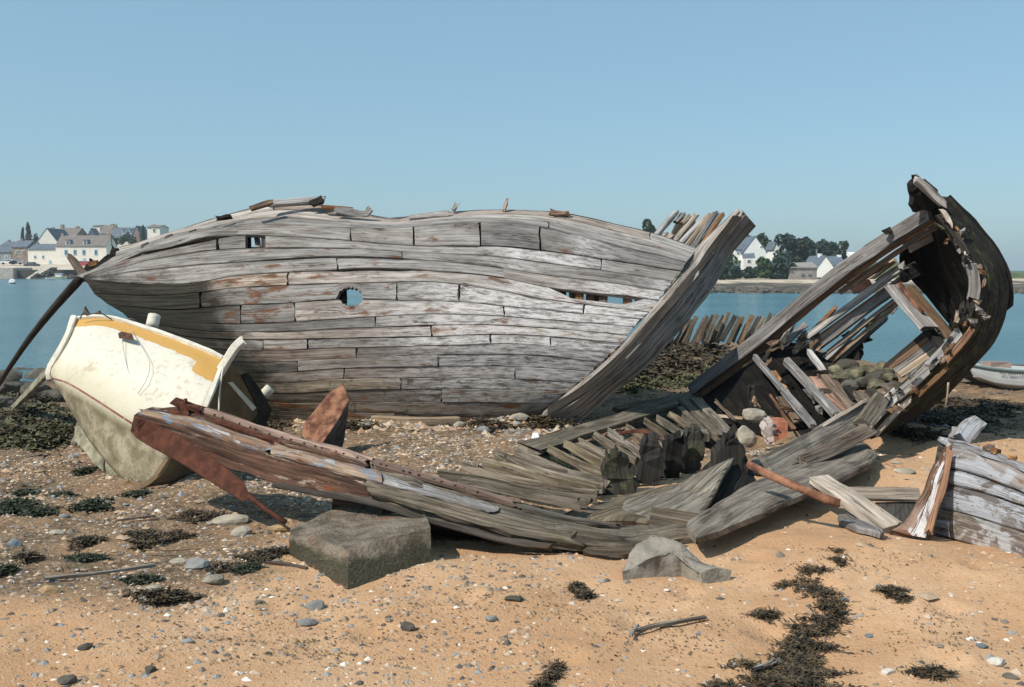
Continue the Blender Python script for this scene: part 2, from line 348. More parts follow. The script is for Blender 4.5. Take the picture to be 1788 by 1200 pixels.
hh = s.math('ADD', s.math('MULTIPLY', n4, .5), s.math('ADD', s.math('MULTIPLY', n3, .25), s.math('MULTIPLY', s.math('MULTIPLY', pf, s.ramp(cd, .3, 0)), .6)))
s.bump(hh, .75, .03); M_GROUND = s.done(col, .92); me.materials.append(M_GROUND)
ground = bpy.data.objects.new('ground', me); COL.objects.link(ground); tag(ground, kind='structure')

# ------------------------------------------------------------------ water
s = NT('water'); pos = s.n('ShaderNodeNewGeometry').outputs['Position']
wv = s.noise(s.vscale(pos, (.22, 1.1, 1)), 1.6, 6, .62); wb = s.noise(s.vscale(pos, (.012, .05, 1)), 1.2, 4, .6)
wf = s.noise(s.vscale(pos, (1.2, 4.5, 1)), 1.5, 3, .6); wv = s.math('ADD', wv, s.math('MULTIPLY', wf, .25)); s.bump(wv, 1.0, .5); s.b.inputs['Specular IOR Level'].default_value = .38; s.b.inputs['IOR'].default_value = 1.33
M_WATER = s.done(s.mix(s.ramp(wb, .35, .65), (.04, .13, .17), (.065, .175, .22)), .16)
wx = axis([(-3000, -200, 400), (-200, 201, 20), (201, 3001, 400)]); wy = axis([(17, 60, 3), (60, 400, 20), (400, 3001, 400)])
a, b_ = np.meshgrid(wx, wy); v = np.stack([a, b_, a * 0], -1).reshape(-1, 3); nx = len(wx)
water = mesh_obj('water', v, [(i * nx + j, i * nx + j + 1, (i + 1) * nx + j + 1, (i + 1) * nx + j) for i in range(len(wy) - 1) for j in range(nx - 1)], M_WATER); tag(water, kind='structure')

hz_ = box('haze', (0, 0, 8), (6040, 6100, 36), None); hz_['kind'] = 'stuff'; hz_['label'] = 'thin pale summer haze over the water and shores'; hz_.location = hz_.location
s = NT('haze'); s.t.nodes.remove(s.b); vp = s.n('ShaderNodeVolumePrincipled'); vp.inputs['Density'].default_value = .00035; vp.inputs['Color'].default_value = (.86, .93, 1, 1); vp.inputs['Anisotropy'].default_value = .2
s.l(vp.outputs[0], s.t.nodes['Material Output'].inputs['Volume']); hz_.data.materials.append(s.m)
# ------------------------------------------------------------------ far shores
def zat(py, d): return CZ + (HOR - py) * d / F * 1.0
def xat(px, d): return (px - CX) * d / F * 1.002
def land(name, x0, x1, prof, mat, nx=90, amp=.4, seed=3, edge=6):
    X = np.linspace(x0, x1, nx); v = []
    for k, (d, z) in enumerate(prof):
        e = vnoise(X, X * 0, 14, seed) * edge if k < 3 else 0; zz = vnoise(X, X * 0 + d, 9, seed + 1) * amp * (k > 0) + vnoise(X, X * 0 + d, 2.5, seed + 2) * amp * .4 * (k > 0)
        tp = sstep(0, 1, np.minimum((X - x0), (x1 - X)) / (.12 * (x1 - x0))); zf = (z + zz + .6) * tp - .6
        v.append(np.stack([X, d + e + X * 0, zf], -1))
    v = np.array(v).reshape(-1, 3)
    o = mesh_obj(name, v, [(i * nx + j, i * nx + j + 1, (i + 1) * nx + j + 1, (i + 1) * nx + j) for i in range(len(prof) - 1) for j in range(nx - 1)], mat, smooth=True)
    tag(o, kind='structure'); return o
s = NT('far_shore_ground'); pos = s.n('ShaderNodeNewGeometry').outputs['Position']; sp = s.n('ShaderNodeSeparateXYZ'); s.l(pos, sp.inputs[0])
n1 = s.noise(s.vscale(pos, (1, .3, 2)), .35, 6, .7); zz = s.math('ADD', sp.outputs[2], s.math('MULTIPLY', s.math('SUBTRACT', n1, .5), .5))
c = s.mix(s.ramp(n1, .42, .6), (.05, .045, .035), (.17, .14, .11)); c = s.mix(s.ramp(zz, .40, .56), c, s.mix(s.ramp(n1, .4, .6), (.34, .28, .2), (.55, .47, .36)))
c = s.mix(s.ramp(zz, .72, .95), c, s.mix(s.ramp(n1, .4, .6), (.05, .075, .03), (.10, .12, .05))); s.bump(n1, .8, .5); M_FAR = s.done(c, .95)
land('far_shore', 14, 110, [(106, -.3), (110, .12), (128, .22), (150, .42), (172, .6), (186, .75), (196, 1.5), (215, 2.8), (250, 4.2), (300, 3.0)], M_FAR, 160)
M_FIELD = plain('field_green', (.12, .17, .08), .95, .2, .05)
land('far_fields', 100, 260, [(250, -.3), (255, .2), (262, .5), (300, 1.2), (330, 1.9), (400, 1.6)], M_FIELD, 60, .3, 8)
M_QUAYTOP = plain('quay_ground', (.46, .40, .33), .95, .15, .2)
s = NT('quay_land'); pos = s.n('ShaderNodeNewGeometry').outputs['Position']; sp = s.n('ShaderNodeSeparateXYZ'); s.l(pos, sp.inputs[0]); n1 = s.noise(pos, .12, 5, .6)
M_QUAYL = s.done(s.mix(s.ramp(s.math('ADD', sp.outputs[2], n1), 4.9, 5.6), s.mix(s.ramp(n1, .35, .65), (.40, .35, .28), (.50, .44, .37)), s.mix(s.ramp(n1, .35, .65), (.05, .08, .03), (.11, .14, .06))), .95)
land('far_quay_ground', -320, -64, [(278, 2.4), (280, 3.4), (288, 3.7), (330, 7.6), (400, 8.2), (470, 5), (540, -1)], M_QUAYL, 60, .15, 12, 0)

def rock(name, c, r, mat, parent=None, seed=0, flat=.6, sub=2, label=None, cat='rock', group=None, kind=None, rz=None):
    bm = bmesh.new(); bmesh.ops.create_icosphere(bm, subdivisions=sub, radius=1); q = np.random.RandomState(seed)
    ax = nrm(q.normal(size=(9, 3))); lim = q.uniform(.5, .95, 9); rr = np.array(r if hasattr(r, '__len__') else (r, r * q.uniform(.6, .9), r * flat), float); a = q.uniform(0, 6.3) if rz is None else rz
    V = np.array([tuple(v.co) for v in bm.verts])
    for k in range(9):
        dd = V @ ax[k]; V = V - np.maximum(dd - lim[k], 0)[:, None] * ax[k] * .9
    V += q.normal(0, .02, V.shape); V *= rr; ca, sa = math.cos(a), math.sin(a); V[:, :2] = V[:, :2] @ np.array([[ca, sa], [-sa, ca]])
    f = [tuple(v.index for v in fa.verts) for fa in bm.faces]; bm.free()
    o = mesh_obj(name, V + np.array(c), f, mat, parent); 
    if label or cat and parent is None: tag(o, label, cat, group, kind)
    return o

M_ROCKD = plain('dark_rock', (.13, .12, .10), .95, .25, 4, .6); M_ROCKL = plain('pale_rock', (.40, .36, .29), .95, .2, 6, .5); M_ROCKG = plain('grey_rock', (.27, .27, .26), .95, .2, 6, .5)
def joined_rocks(name, items, mat, label, cat):
    bm = bmesh.new(); bmesh.ops.create_icosphere(bm, subdivisions=1, radius=1); B = np.array([tuple(v.co) for v in bm.verts]); Fc = [tuple(v.index for v in fa.verts) for fa in bm.faces]; bm.free()
    q = np.random.RandomState(5); V, FF = [], []
    for (x, y, z, r) in items:
        a = q.uniform(0, 6.3); W = B * (1 + q.normal(0, .14, (len(B), 1))) * np.array([r, r * q.uniform(.6, 1), r * q.uniform(.4, .7)]); ca, sa = math.cos(a), math.sin(a)
        W[:, :2] = W[:, :2] @ np.array([[ca, sa], [-sa, ca]]); k = len(V) * len(B); V.append(W + (x, y, z)); FF += [tuple(i + k for i in f) for f in Fc]
    o = mesh_obj(name, np.concatenate(V), FF, mat); tag(o, label, cat, kind='stuff'); return o
q = np.random.RandomState(11)
joined_rocks('shoreline_rocks', [(x, y, .05 + .004 * (y - 110), q.uniform(.25, .8)) for x, y in zip(q.uniform(16, 62, 420), 107 + np.abs(q.normal(0, 9, 420)))], M_ROCKD, 'dark weedy rocks along the waterline of the wooded far shore', 'rocks')

# walls of the quay on the left
M_QL = plain('quay_stone_light', (.52, .47, .41), .95, .15, 1.5); M_QD = plain('quay_stone_dark', (.10, .09, .08), .95, .3, 1.2)
D0 = 268.0
def quayblock(name, pxa, pxb, pyt, pyb, d, dep, mat, label):
    xa, xb = xat(pxa, d), xat(pxb, d); zt = zat(pyt, d); zb = min(zat(pyb, d), -.3)
    o = box(name, ((xa + xb) / 2, d + dep / 2, (zt + zb) / 2), (xb - xa, dep, zt - zb), mat); tag(o, label, 'quay'); return o
quayblock('quay_wall', -160, 27, 468, 488, D0, 12, M_QL, 'pale stone quay wall at the far left below the houses')
quayblock('quay_wall', 27.3, 112, 472, 488, D0 + 2, 10, M_QD, 'dark weed stained quay wall behind the slipway')
# slipway: a sloping stone ramp
d = D0 - 1; ra = [(xat(46, d), d, -.2), (xat(55, d), d, -.2), (xat(94, d + 3), d + 3, zat(467, d)), (xat(78, d + 3), d + 3, zat(467, d))]
vv = [Vector(p) for p in ra]; v8 = [tuple(p) for p in vv] + [(p.x, p.y + 4, p.z) for p in vv] + [(p.x, p.y, -.5) for p in vv] + [(p.x, p.y + 4, -.5) for p in vv]
o = mesh_obj('slipway', v8, [(0, 1, 2, 3), (1, 5, 6, 2), (0, 3, 7, 4), (3, 2, 6, 7), (4, 7, 6, 5), (0, 4, 5, 1)], M_QL); tag(o, 'pale stone slipway ramp running down to the water past the small boats', 'slipway')
joined_rocks('slipway_rocks', [(xat(px, D0 - 2), D0 - 2 + q.uniform(-1, 1.5), q.uniform(0, .5) + max(0, (1 - abs(px - 95) / 30)) * q.uniform(0, 2.2), q.uniform(.4, 1.1)) for px in q.uniform(58, 140, 120)], M_QD, 'dark rubble beside the slipway behind the moored boats', 'rocks')

# ------------------------------------------------------------------ houses
M_WALLC = plain('render_cream', (.84, .79, .68), .9, .05, .5); M_WALLW = plain('render_white', (.88, .87, .84), .9, .04, .5); M_STONE = plain('rubble_stone', (.36, .28, .22), .95, .25, 1.2)
M_WALLS = plain('render_grey', (.30, .31, .32), .9, .1, .5); M_SLATE = plain('slate_blue', (.13, .16, .20), .75, .12, 1.0); M_SLATEB = plain('slate_brown', (.21, .18, .165), .85, .12, 1.0)
M_PANE = plain('window_pane', (.10, .16, .22), .25, .1, 1); M_SHUT = plain('shutter_blue', (.30, .50, .64), .7, .05, 1); M_FRAMEW = plain('frame_white', (.75, .75, .74), .7, .03, 1)
M_CHIM = plain('chimney_brick', (.33, .25, .21), .95, .15, 2); M_CONC = plain('barn_concrete', (.33, .31, .28), .95, .15, .6); M_CORR = plain('barn_roof', (.30, .29, .27), .9, .1, .6)
def house(name, label, pxl, pxr, by, ey, ry, d, dep, wall, roof, gable=False, wins=(), chims=(), doors=(), dorm=(), rz=0.0, cat='house', group=None, frame=None):
    xl, xr = xat(pxl, d), xat(pxr, d); zb, ze, zr = zat(by, d), zat(ey, d), zat(ry, d); zb -= .6
    xc = (xl + xr) / 2; w = xr - xl
    root = empty(name, (xc, d, zb), label, cat, group)
    def put(o):   # rotate the part about the house's own corner
        return o
    X0, X1, Y0, Y1 = xl, xr, d, d + dep
    if gable:
        v = [(X0, Y0, zb), (X1, Y0, zb), (X1, Y0, ze), (xc, Y0, zr), (X0, Y0, ze), (X0, Y1, zb), (X1, Y1, zb), (X1, Y1, ze), (xc, Y1, zr), (X0, Y1, ze)]
        f = [(0, 1, 2, 3, 4), (9, 8, 7, 6, 5), (0, 4, 9, 5), (1, 6, 7, 2), (2, 7, 8, 3), (4, 3, 8, 9), (0, 5, 6, 1)]
    else:
        ym = (Y0 + Y1) / 2; v = [(X0, Y0, zb), (X1, Y0, zb), (X1, Y0, ze), (X0, Y0, ze), (X0, Y1, zb), (X1, Y1, zb), (X1, Y1, ze), (X0, Y1, ze), (X0, ym, zr), (X1, ym, zr)]
        f = [(0, 1, 2, 3), (5, 4, 7, 6), (0, 3, 8, 7, 4), (1, 5, 6, 9, 2), (3, 2, 9, 8), (6, 7, 8, 9), (0, 4, 5, 1)]
    mesh_obj('wall', v, f, wall, root)
    ov = .25; th = .18
    if gable:
        sl_ = [((X0 - ov, ze - ov * (zr - ze) / (w / 2)), (xc, zr)), ((xc, zr), (X1 + ov, ze - ov * (zr - ze) / (w / 2)))]
        v, f = [], []
        for (a, b) in sl_:
            k = len(v); v += [(a[0], Y0 - .1, a[1] + .03), (b[0], Y0 - .1, b[1] + .03), (b[0], Y1 + .1, b[1] + .03), (a[0], Y1 + .1, a[1] + .03)] + [(a[0], Y0 - .1, a[1] + .03 + th), (b[0], Y0 - .1, b[1] + .03 + th), (b[0], Y1 + .1, b[1] + .03 + th), (a[0], Y1 + .1, a[1] + .03 + th)]
            f += [tuple(i + k for i in q_) for q_ in ((0, 3, 2, 1), (4, 5, 6, 7), (0, 1, 5, 4), (1, 2, 6, 5), (2, 3, 7, 6), (3, 0, 4, 7))]
    else:
        ym = (Y0 + Y1) / 2; v, f = [], []; sl = (zr - ze) / (dep / 2)
        for (a, b) in (((Y0 - ov, ze - ov * sl), (ym, zr)), ((ym, zr), (Y1 + ov, ze - ov * sl))):
            k = len(v); v += [(X0 - .1, a[0], a[1] + .03), (X1 + .1, a[0], a[1] + .03), (X1 + .1, b[0], b[1] + .03), (X0 - .1, b[0], b[1] + .03)] + [(X0 - .1, a[0], a[1] + .03 + th), (X1 + .1, a[0], a[1] + .03 + th), (X1 + .1, b[0], b[1] + .03 + th), (X0 - .1, b[0], b[1] + .03 + th)]
            f += [tuple(i + k for i in q_) for q_ in ((0, 3, 2, 1), (4, 5, 6, 7), (0, 1, 5, 4), (1, 2, 6, 5), (2, 3, 7, 6), (3, 0, 4, 7))]
    rf = mesh_obj('roof', v, f, roof, root)
    m = d / F
    for (px, py, w_, h_) in wins:
        c = (xat(px, d), d - .03, zat(py, d)); fr = box('window', c, (w_ * m * 1.25, .16, h_ * m * 1.2), frame or M_FRAMEW, root); box('pane', (c[0], c[1] - .09, c[2]), (w_ * m * .8, .06, h_ * m * .85), M_PANE, fr)
    for (px, py, w_, h_) in doors: box('door', (xat(px, d), d - .04, zat(py, d)), (w_ * m, .12, h_ * m), M_SHUT, root)
    for (px, pyt, w_) in chims:
        yy = d + (dep / 2 if not gable else dep * .35); zt = zat(pyt, d); box('chimney', (xat(px, d), yy, (zt + ze) / 2), (w_ * m, .9, zt - ze), wall if wall is M_WALLW else M_CHIM, root)
    for (px, pyt, w_, h_) in dorm:
        c = (xat(px, d), d + dep * .14, zat(pyt + h_ / 2, d)); dm = box('dormer', c, (w_ * m, dep * .22, h_ * m), M_FRAMEW, root); box('pane', (c[0], c[1] - dep * .115, c[2]), (w_ * m * .6, .08, h_ * m * .6), M_PANE, dm)
        box('dormer_roof', (c[0], c[1] - .1, c[2] + h_ * m / 2 + .14), (w_ * m * 1.25, dep * .26, .22), roof, dm)
    return root
hd = 290.0
house('town_house', 'long cream two storey house with brown roof and two dormers behind the red car', 102.4, 190, 466, 430, 412, hd, 8, M_WALLC, M_SLATEB, wins=[(120, 441, 4, 8), (135.6, 441, 4, 8), (151, 441, 4, 8), (172, 441, 4, 8)], doors=[(151.5, 456, 5, 9)], dorm=[(122.5, 420.5, 6.5, 8), (153, 420.5, 6.5, 8)], chims=[(105, 407, 5), (188, 408, 5)], frame=M_SHUT)
house('town_house', 'long low white building with slate blue roof left of the cream dormer house', 53.7, 102, 465, 436, 427, hd + 1, 8, M_WALLC, M_SLATE, wins=[(66, 449, 3, 5), (80, 449, 3, 5)], doors=[(92, 459, 4, 8)], chims=[(60, 423, 4)])
house('stone_shed', 'small building with cream top and brown rubble stone below, beside the low white building', 26, 53.2, 461, 432, 421, hd + 1.5, 8, M_STONE, M_SLATE, wins=[(34, 441, 3, 5), (44, 441, 3, 5)], chims=[(33, 416, 4)], cat='shed')
house('town_house', 'low house with grey roof at the left edge of the photo', -18, 25, 460, 441, 431, hd + 2, 9, M_WALLS, M_SLATE, wins=[(3, 450, 4, 5), (16, 450, 4, 5)])
house('town_house', 'low house with violet slate roof half hidden behind the grey roofed one at left', 7, 42, 452, 430, 423, hd + 16, 7, M_WALLS, M_SLATE, chims=[(12, 419, 3)])
house('town_house', 'tall cream gable rising behind the low white building', 69, 107, 452, 425, 400, hd + 14, 12, M_WALLC, M_SLATE, gable=True, chims=[(88, 397, 4)])
house('town_house', 'brown stone house with end chimneys behind the cream gable', 102, 139, 440, 412, 399, hd + 30, 9, M_STONE, M_SLATEB, chims=[(104.5, 392, 5), (131, 395, 5)])
house('town_house', 'narrow cream tower house with grey roofs beside the long slate roof', 168, 180, 430, 396, 394, hd + 40, 8, M_WALLC, M_SLATEB)
house('town_house', 'grey roofed house between the tower house and the long slate roof', 180, 197, 430, 409, 394, hd + 38, 8, M_WALLC, M_SLATEB, chims=[(194, 391, 5)])
house('town_house', 'steep slate gable left of the narrow cream tower house', 160, 170, 430, 410, 400, hd + 36, 8, M_SLATE, M_SLATE, gable=True)
house('town_house', 'wide house with long slate roof and small white dormers above the green hedge', 197, 243, 432, 419, 398, hd + 34, 9, M_WALLC, M_SLATE, dorm=[(220, 402, 4, 7), (233, 402, 4, 7)], chims=[(198, 392, 4)])
house('town_house', 'small slate gabled house right of the long slate roof', 238, 248, 432, 408, 396, hd + 30, 8, M_CHIM, M_SLATE, gable=True)
house('town_house', 'square cream house end with one window above the hull rim', 262, 284, 430, 398, 394, hd + 20, 8, M_WALLC, M_SLATEB, wins=[(274, 403, 4, 6)], chims=[(266, 392, 4), (282, 393, 4)])
# right shore
house('villa', 'white house with steep gable and slate porch among the trees on the right shore', 1296, 1335, 466, 440, 414, 205, 9, M_WALLW, M_SLATE, gable=True, wins=[(1305, 456, 5, 4), (1318, 457, 4, 5), (1326, 431, 3, 2)])
house('villa', 'low white wing with slate roof left of the steep white gable', 1281, 1298, 450, 436, 425, 207, 5, M_WALLW, M_SLATE, wins=[(1286, 442, 3, 3)])
o = slab('porch_roof', [(1296, 444, 203.2), (1317, 442, 203.2), (1319, 451, 202.2), (1297, 452, 202.2)], .3, M_SLATE); tag(o, 'slate lean-to roof on the front of the steep white gable', 'roof')
house('villa', 'small white gable peeping between the trees right of the big white house', 1349, 1358, 450, 433, 423, 215, 7, M_WALLW, M_SLATE, gable=True)
house('barn', 'plain grey concrete barn with two dark windows on the right shore', 1377, 1424, 489.5, 468, 460, 176, 7, M_CONC, M_CORR, wins=[(1399, 480, 5, 3), (1411.5, 480, 5, 3)], cat='barn', frame=M_CONC)
house('villa', 'white cottage with tall gable chimney right of the grey barn', 1425, 1452, 479, 466, 448, 186, 10, M_WALLW, M_SLATE, gable=True, chims=[(1438.5, 443, 5)])
house('villa', 'slate roofed wing of the white cottage with an end chimney', 1450, 1474, 479, 464, 449, 189, 7, M_WALLW, M_SLATE, chims=[(1472, 445, 6)], wins=[(1460, 469, 3, 4)])
house('villa', 'distant white house above the end of the tree line', 1484, 1501, 458, 447, 442, 240, 7, M_WALLW, M_WALLW)
house('villa', 'small white building low among the shrubs left of the villa', 1240, 1256, 470, 459, 452, 200, 6, M_WALLW, M_SLATE, wins=[(1248, 463, 3, 3)])

# ------------------------------------------------------------------ trees
def leafmat(name, a, b):
    s = NT(name); pos = s.n('ShaderNodeNewGeometry').outputs['Position']; n = s.noise(pos, .9, 4, .6); n2 = s.noise(pos, 5, 3, .6)
    return s.done(s.mix(s.ramp(s.math('ADD', s.math('MULTIPLY', n, .6), s.math('MULTIPLY', n2, .4)), .4, .62), a, b), .8)
M_LEAFD = leafmat('leaf_dark', (.02, .038, .024), (.055, .085, .045)); M_LEAFM = leafmat('leaf_mid', (.03, .06, .025), (.07, .115, .045)); M_LEAFB = leafmat('leaf_blue', (.02, .045, .035), (.05, .09, .07)); M_TRUNK = plain('bark', (.09, .07, .05), .95, .2, 3)
def quads(C, size, q, flat=0.0):
    n = len(C); a = nrm(q.normal(size=(n, 3))); b = nrm(np.cross(a, q.normal(size=(n, 3)))); a *= size * q.uniform(.6, 1.3, (n, 1)); b *= size * q.uniform(.4, .9, (n, 1))
    v = np.stack([C - a - b * .5, C + a * .3 - b, C + a + b * .4, C - a * .2 + b], 1).reshape(-1, 3); return v, [(4 * i, 4 * i + 1, 4 * i + 2, 4 * i + 3) for i in range(n)]
def tree(label, pxc, pyt, pyb, wpx, d, mat=None, shape='round', name='tree', cat='tree', group='trees on the far shore', seed=0, n=700, gy0=None):
    q = np.random.RandomState(seed + int(pxc)); m = d / F; x = xat(pxc, d); zt, zb = zat(pyt, d), zat(pyb, d); H = zt - zb; W = wpx * m
    root = empty(name, (x, d, zb), label, cat, group); lobes = []; n = int(n * 1.7)
    if shape == 'cone':
        for k in range(14): t = k / 13; lobes.append((x + q.normal(0, W * .05), d + q.normal(0, W * .05), zb + H * (.12 + .84 * t), W * .5 * (1 - t * .75) * q.uniform(.8, 1.1), H * .1))
    elif shape == 'pine':
        for k in range(9): lobes.append((x + q.uniform(-.38, .38) * W, d + q.uniform(-.3, .3) * W, zb + H * q.uniform(.3, .92), W * q.uniform(.16, .28), H * q.uniform(.08, .16)))
    else:
        for k in range(11): 
            a = q.uniform(0, 6.28); rr = q.uniform(0, .34) * W; tz = q.uniform(.22, .86); lobes.append((x + rr * math.cos(a), d + rr * math.sin(a), zb + H * tz, W * q.uniform(.14, .27), H * q.uniform(.12, .22)))
    Cs = []
    for (a, b, c, r, rz) in lobes:
        k = n // len(lobes); dd = nrm(q.normal(size=(k, 3))) * q.uniform(.55, 1.05, (k, 1)) ** .5; Cs.append(np.array([a, b, c]) + dd * np.array([r, r, rz]))
    C = np.concatenate(Cs); v, f = quads(C, max(.22, W * .075), q); mesh_obj('crown', v, f, mat or M_LEAFD, root)
    if name == 'tree': tube('trunk', [(x, d, zb - .8), (x + .1, d, zb + H * .4), (x, d, zb + H * .75)], max(.12, W * .035), M_TRUNK, root, pix=False, k=5, taper=(1, .4))
    return root
tree('small dark tree showing just above the rim of the big hull', 1135, 385, 470, 32, 205, M_LEAFD, 'pine', seed=1, group=None)
tree('wind shaped pine left of the steep white gable', 1291, 403, 470, 34, 222, M_LEAFD, 'pine', seed=2)
tree('rounded tree directly behind the steep white gable', 1333, 405, 470, 42, 228, M_LEAFD, seed=3)
tree('tall bushy tree right of the steep white gable', 1369, 407, 478, 40, 212, M_LEAFB, seed=4)
for i, (px, a, b, w, dd) in enumerate([(1394, 416, 474, 44, 216), (1412, 421, 472, 40, 224), (1434, 419, 470, 42, 230), (1450, 423, 470, 34, 226)]):
    tree(['dark tree next after the tall bushy one on the right shore', 'low dark tree behind the grey barn', 'rounded dark tree behind the white cottage chimney', 'dark tree above the slate roofed cottage wing'][i], px, a, b, w, dd, [M_LEAFD, M_LEAFB][i % 2], seed=5 + i)
tree('compact dark tree last at the right end of the tree line', 1467, 422, 470, 30, 225, M_LEAFD, seed=12)
tree('mid green tree left of the steep white gable, above the small white building', 1266, 425, 486, 44, 198, M_LEAFM, seed=13)
tree('dark tree half hidden by the stem of the big hull', 1246, 418, 480, 34, 205, M_LEAFD, seed=14)
for i, (px, a, w) in enumerate([(1228, 458, 34), (1254, 464, 36), (1282, 462, 34), (1310, 466, 40), (1338, 452, 42), (1362, 446, 44), (1388, 446, 36)]):
    tree(['dark shrub nearest the hull stem on the far shore', 'dark shrub below the small white building', 'dark shrub under the mid green tree', 'dark shrub in front of the big white villa', 'tall shrub right of the villa porch', 'tallest shrub between the villa and the barn', 'shrub touching the left end of the grey barn'][i], px, a, 490, w * 1.15, 180 - (i % 3), [M_LEAFD, M_LEAFM, M_LEAFB][i % 3], name='shrub', cat='shrub', group='shrubs on the far shore', seed=30 + i, n=500)
tree('taller conifer of the pair behind the quay houses at left', 56, 391, 432, 15, 310, M_LEAFB, 'cone', seed=40, group='trees behind the quay')
tree('shorter conifer of the pair behind the quay houses at left', 46, 399, 432, 9, 312, M_LEAFB, 'cone', seed=41, group='trees behind the quay')
tree('low bush left of the tall cream gable', 69, 409, 430, 14, 312, M_LEAFM, name='shrub', cat='shrub', seed=42, group='trees behind the quay', n=300)
tree('dark narrow cypress beside the square cream house', 255, 396, 430, 9, 312, M_LEAFD, 'cone', seed=43, group='trees behind the quay')
for i, px in enumerate((205, 219, 233)): tree(['left bush of the hedge under the long slate roof', 'middle bush of the hedge under the long slate roof', 'right bush of the hedge under the long slate roof'][i], px, 411, 430, 20, 318, M_LEAFM, name='shrub', cat='shrub', seed=44 + i, group='hedge bushes under the slate roof', n=300)

# ------------------------------------------------------------------ cars, moored boats and buoy across the water
M_RED = plain('car_red', (.55, .05, .06), .4, .05, 1); M_CARW = plain('car_white', (.75, .75, .75), .4, .03, 1); M_CARG = plain('car_grey', (.35, .37, .40), .4, .05, 1); M_CARD = plain('car_dark', (.08, .08, .09), .4, .05, 1); M_TYRE = plain('tyre', (.02, .02, .02), .9, 0, 1)
def car(label, px, py, d, mat, L=4.0):
    x, z = xat(px, d), zat(py, d); root = empty('parked_car', (x, d, z), label, 'car', 'cars parked on the far quay')
    pr = [(-.5, .3), (-.5, .75), (-.42, .85), (-.3, .9), (-.2, 1.38), (.15, 1.42), (.28, .95), (.45, .85), (.5, .7), (.5, .3)]
    v = [(x + a * L, d + s, z + b) for s in (-.8, .8) for a, b in pr]; k = len(pr); mesh_obj('body', v, [tuple(range(k - 1, -1, -1)), tuple(range(k, 2 * k))] + [(i, (i + 1) % k, k + (i + 1) % k, k + i) for i in range(k)], mat, root)
    mesh_obj('window', [(x + a * L, d - .82, z + b) for a, b in ((-.27, .95), (-.18, 1.3), (.13, 1.33), (.23, .97))] + [(x + a * L, d - .80, z + b) for a, b in ((-.27, .95), (-.18, 1.3), (.13, 1.33), (.23, .97))], [(0, 1, 2, 3), (7, 6, 5, 4), (0, 4, 5, 1), (1, 5, 6, 2), (2, 6, 7, 3), (3, 7, 4, 0)], M_PANE, root)
    for a in (-.3, .3): tube('wheel', [(x + a * L, d - .9, z + .3), (x + a * L, d - .6, z + .3)], .32, M_TYRE, root, pix=False, k=10, n=2)
for a in ((144, 464.5, 286, M_RED, 'red car parked left in front of the cream dormer house'), (153, 465, 285, M_RED, 'red car parked right, behind the broken stern timber'), (22, 462, 284, M_CARW, 'white van parked below the rubble stone shed', 5), (35, 462, 284, M_CARG, 'grey car parked beside the white van'), (60, 466.5, 281, M_CARD, 'dark car parked below the low white building')): car(a[4], a[0], a[1], a[2], a[3], *(a[5:]))
def farboat(label, px, py, L, H, mat, cabin=None, d=262, name='moored_boat'):
    x, z = xat(px, d), 0.0; root = empty(name, (x, d, z), label, 'boat', 'small boats by the slipway')
    st = [(-.5, .42, .8), (-.2, .5, .75), (.2, .46, .85), (.5, .04, 1.15)]; v = []
    for a, w, h in st: v += [(x + a * L, d - w * L * .35, h * H), (x + a * L, d - w * L * .2, -.1), (x + a * L, d + w * L * .2, -.1), (x + a * L, d + w * L * .35, h * H)]
    f = [(0, 1, 2, 3), (12, 15, 14, 13)] + [(4 * i + j, 4 * i + 4 + j, 4 * i + 4 + (j + 1) % 4, 4 * i + (j + 1) % 4) for i in range(3) for j in range(4)]
    mesh_obj('hull', v, f, mat, root)
    if cabin: box('cabin', (x - .05 * L, d, H * 1.25), (L * .45, L * .3, H * .95), cabin, root); box('cabin_roof', (x - .05 * L, d, H * 1.8), (L * .55, L * .36, .12), M_FRAMEW, root)
farboat('cream motorboat with a cabin moored at the foot of the slipway', 108, 486, 3.6, .75, plain('boat_cream', (.70, .62, .40), .5, .05, 1), M_FRAMEW)
farboat('small white boat left of the cream motorboat', 89, 486, 2.0, .45, M_FRAMEW)
farboat('low brown boat lying left of the white one at the slipway', 72, 486, 2.8, .4, plain('boat_tan', (.34, .24, .17), .6, .05, 1))
bp = P(22, 495, 175); bu = empty('mooring_buoy', (bp.x, 175, 0), 'round white mooring buoy floating on the water at left', 'buoy')
rock('float', (bp.x, 175, .35), (.62, .62, .55), M_FRAMEW, bu, 3, sub=3, cat=None); tube('ring', [(bp.x, 175, .8), (bp.x, 175, 1.05)], .08, M_CARD, bu, pix=False)
# ------------------------------------------------------------------ the big hull
W_HULL = [wood('hull_silver', (.43, .395, .365), (.215, .19, .17), rust=.46, bump=.35, rustc=(.20, .085, .04), pscale=(1.5, 6, 1)), wood('hull_grey', (.35, .325, .305), (.165, .15, .138), rust=.5, bump=.35, rustc=(.20, .085, .04)), wood('hull_warm', (.40, .34, .295), (.185, .145, .115), rust=.58, bump=.35, rustc=(.22, .09, .04))]
W_LOW = wood('hull_low', (.34, .29, .225), (.16, .125, .09), rust=.45, moss=.25, mossc=(.10, .095, .05))
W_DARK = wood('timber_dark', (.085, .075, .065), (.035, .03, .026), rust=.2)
W_DARKM = wood('timber_dark_weed', (.05, .046, .034), (.02, .018, .013), rust=.1, moss=.3, mossc=(.08, .08, .045))
W_BLACK = wood('timber_black', (.035, .032, .028), (.012, .011, .01), rust=.1)
W_RUST = wood('timber_rusty', (.40, .24, .13), (.20, .10, .05), rust=.5)
W_PALE = wood('timber_pale', (.55, .47, .38), (.30, .22, .15), rust=.55)
W_GREY = wood('timber_grey', (.43, .41, .40), (.21, .195, .185), rust=.2)
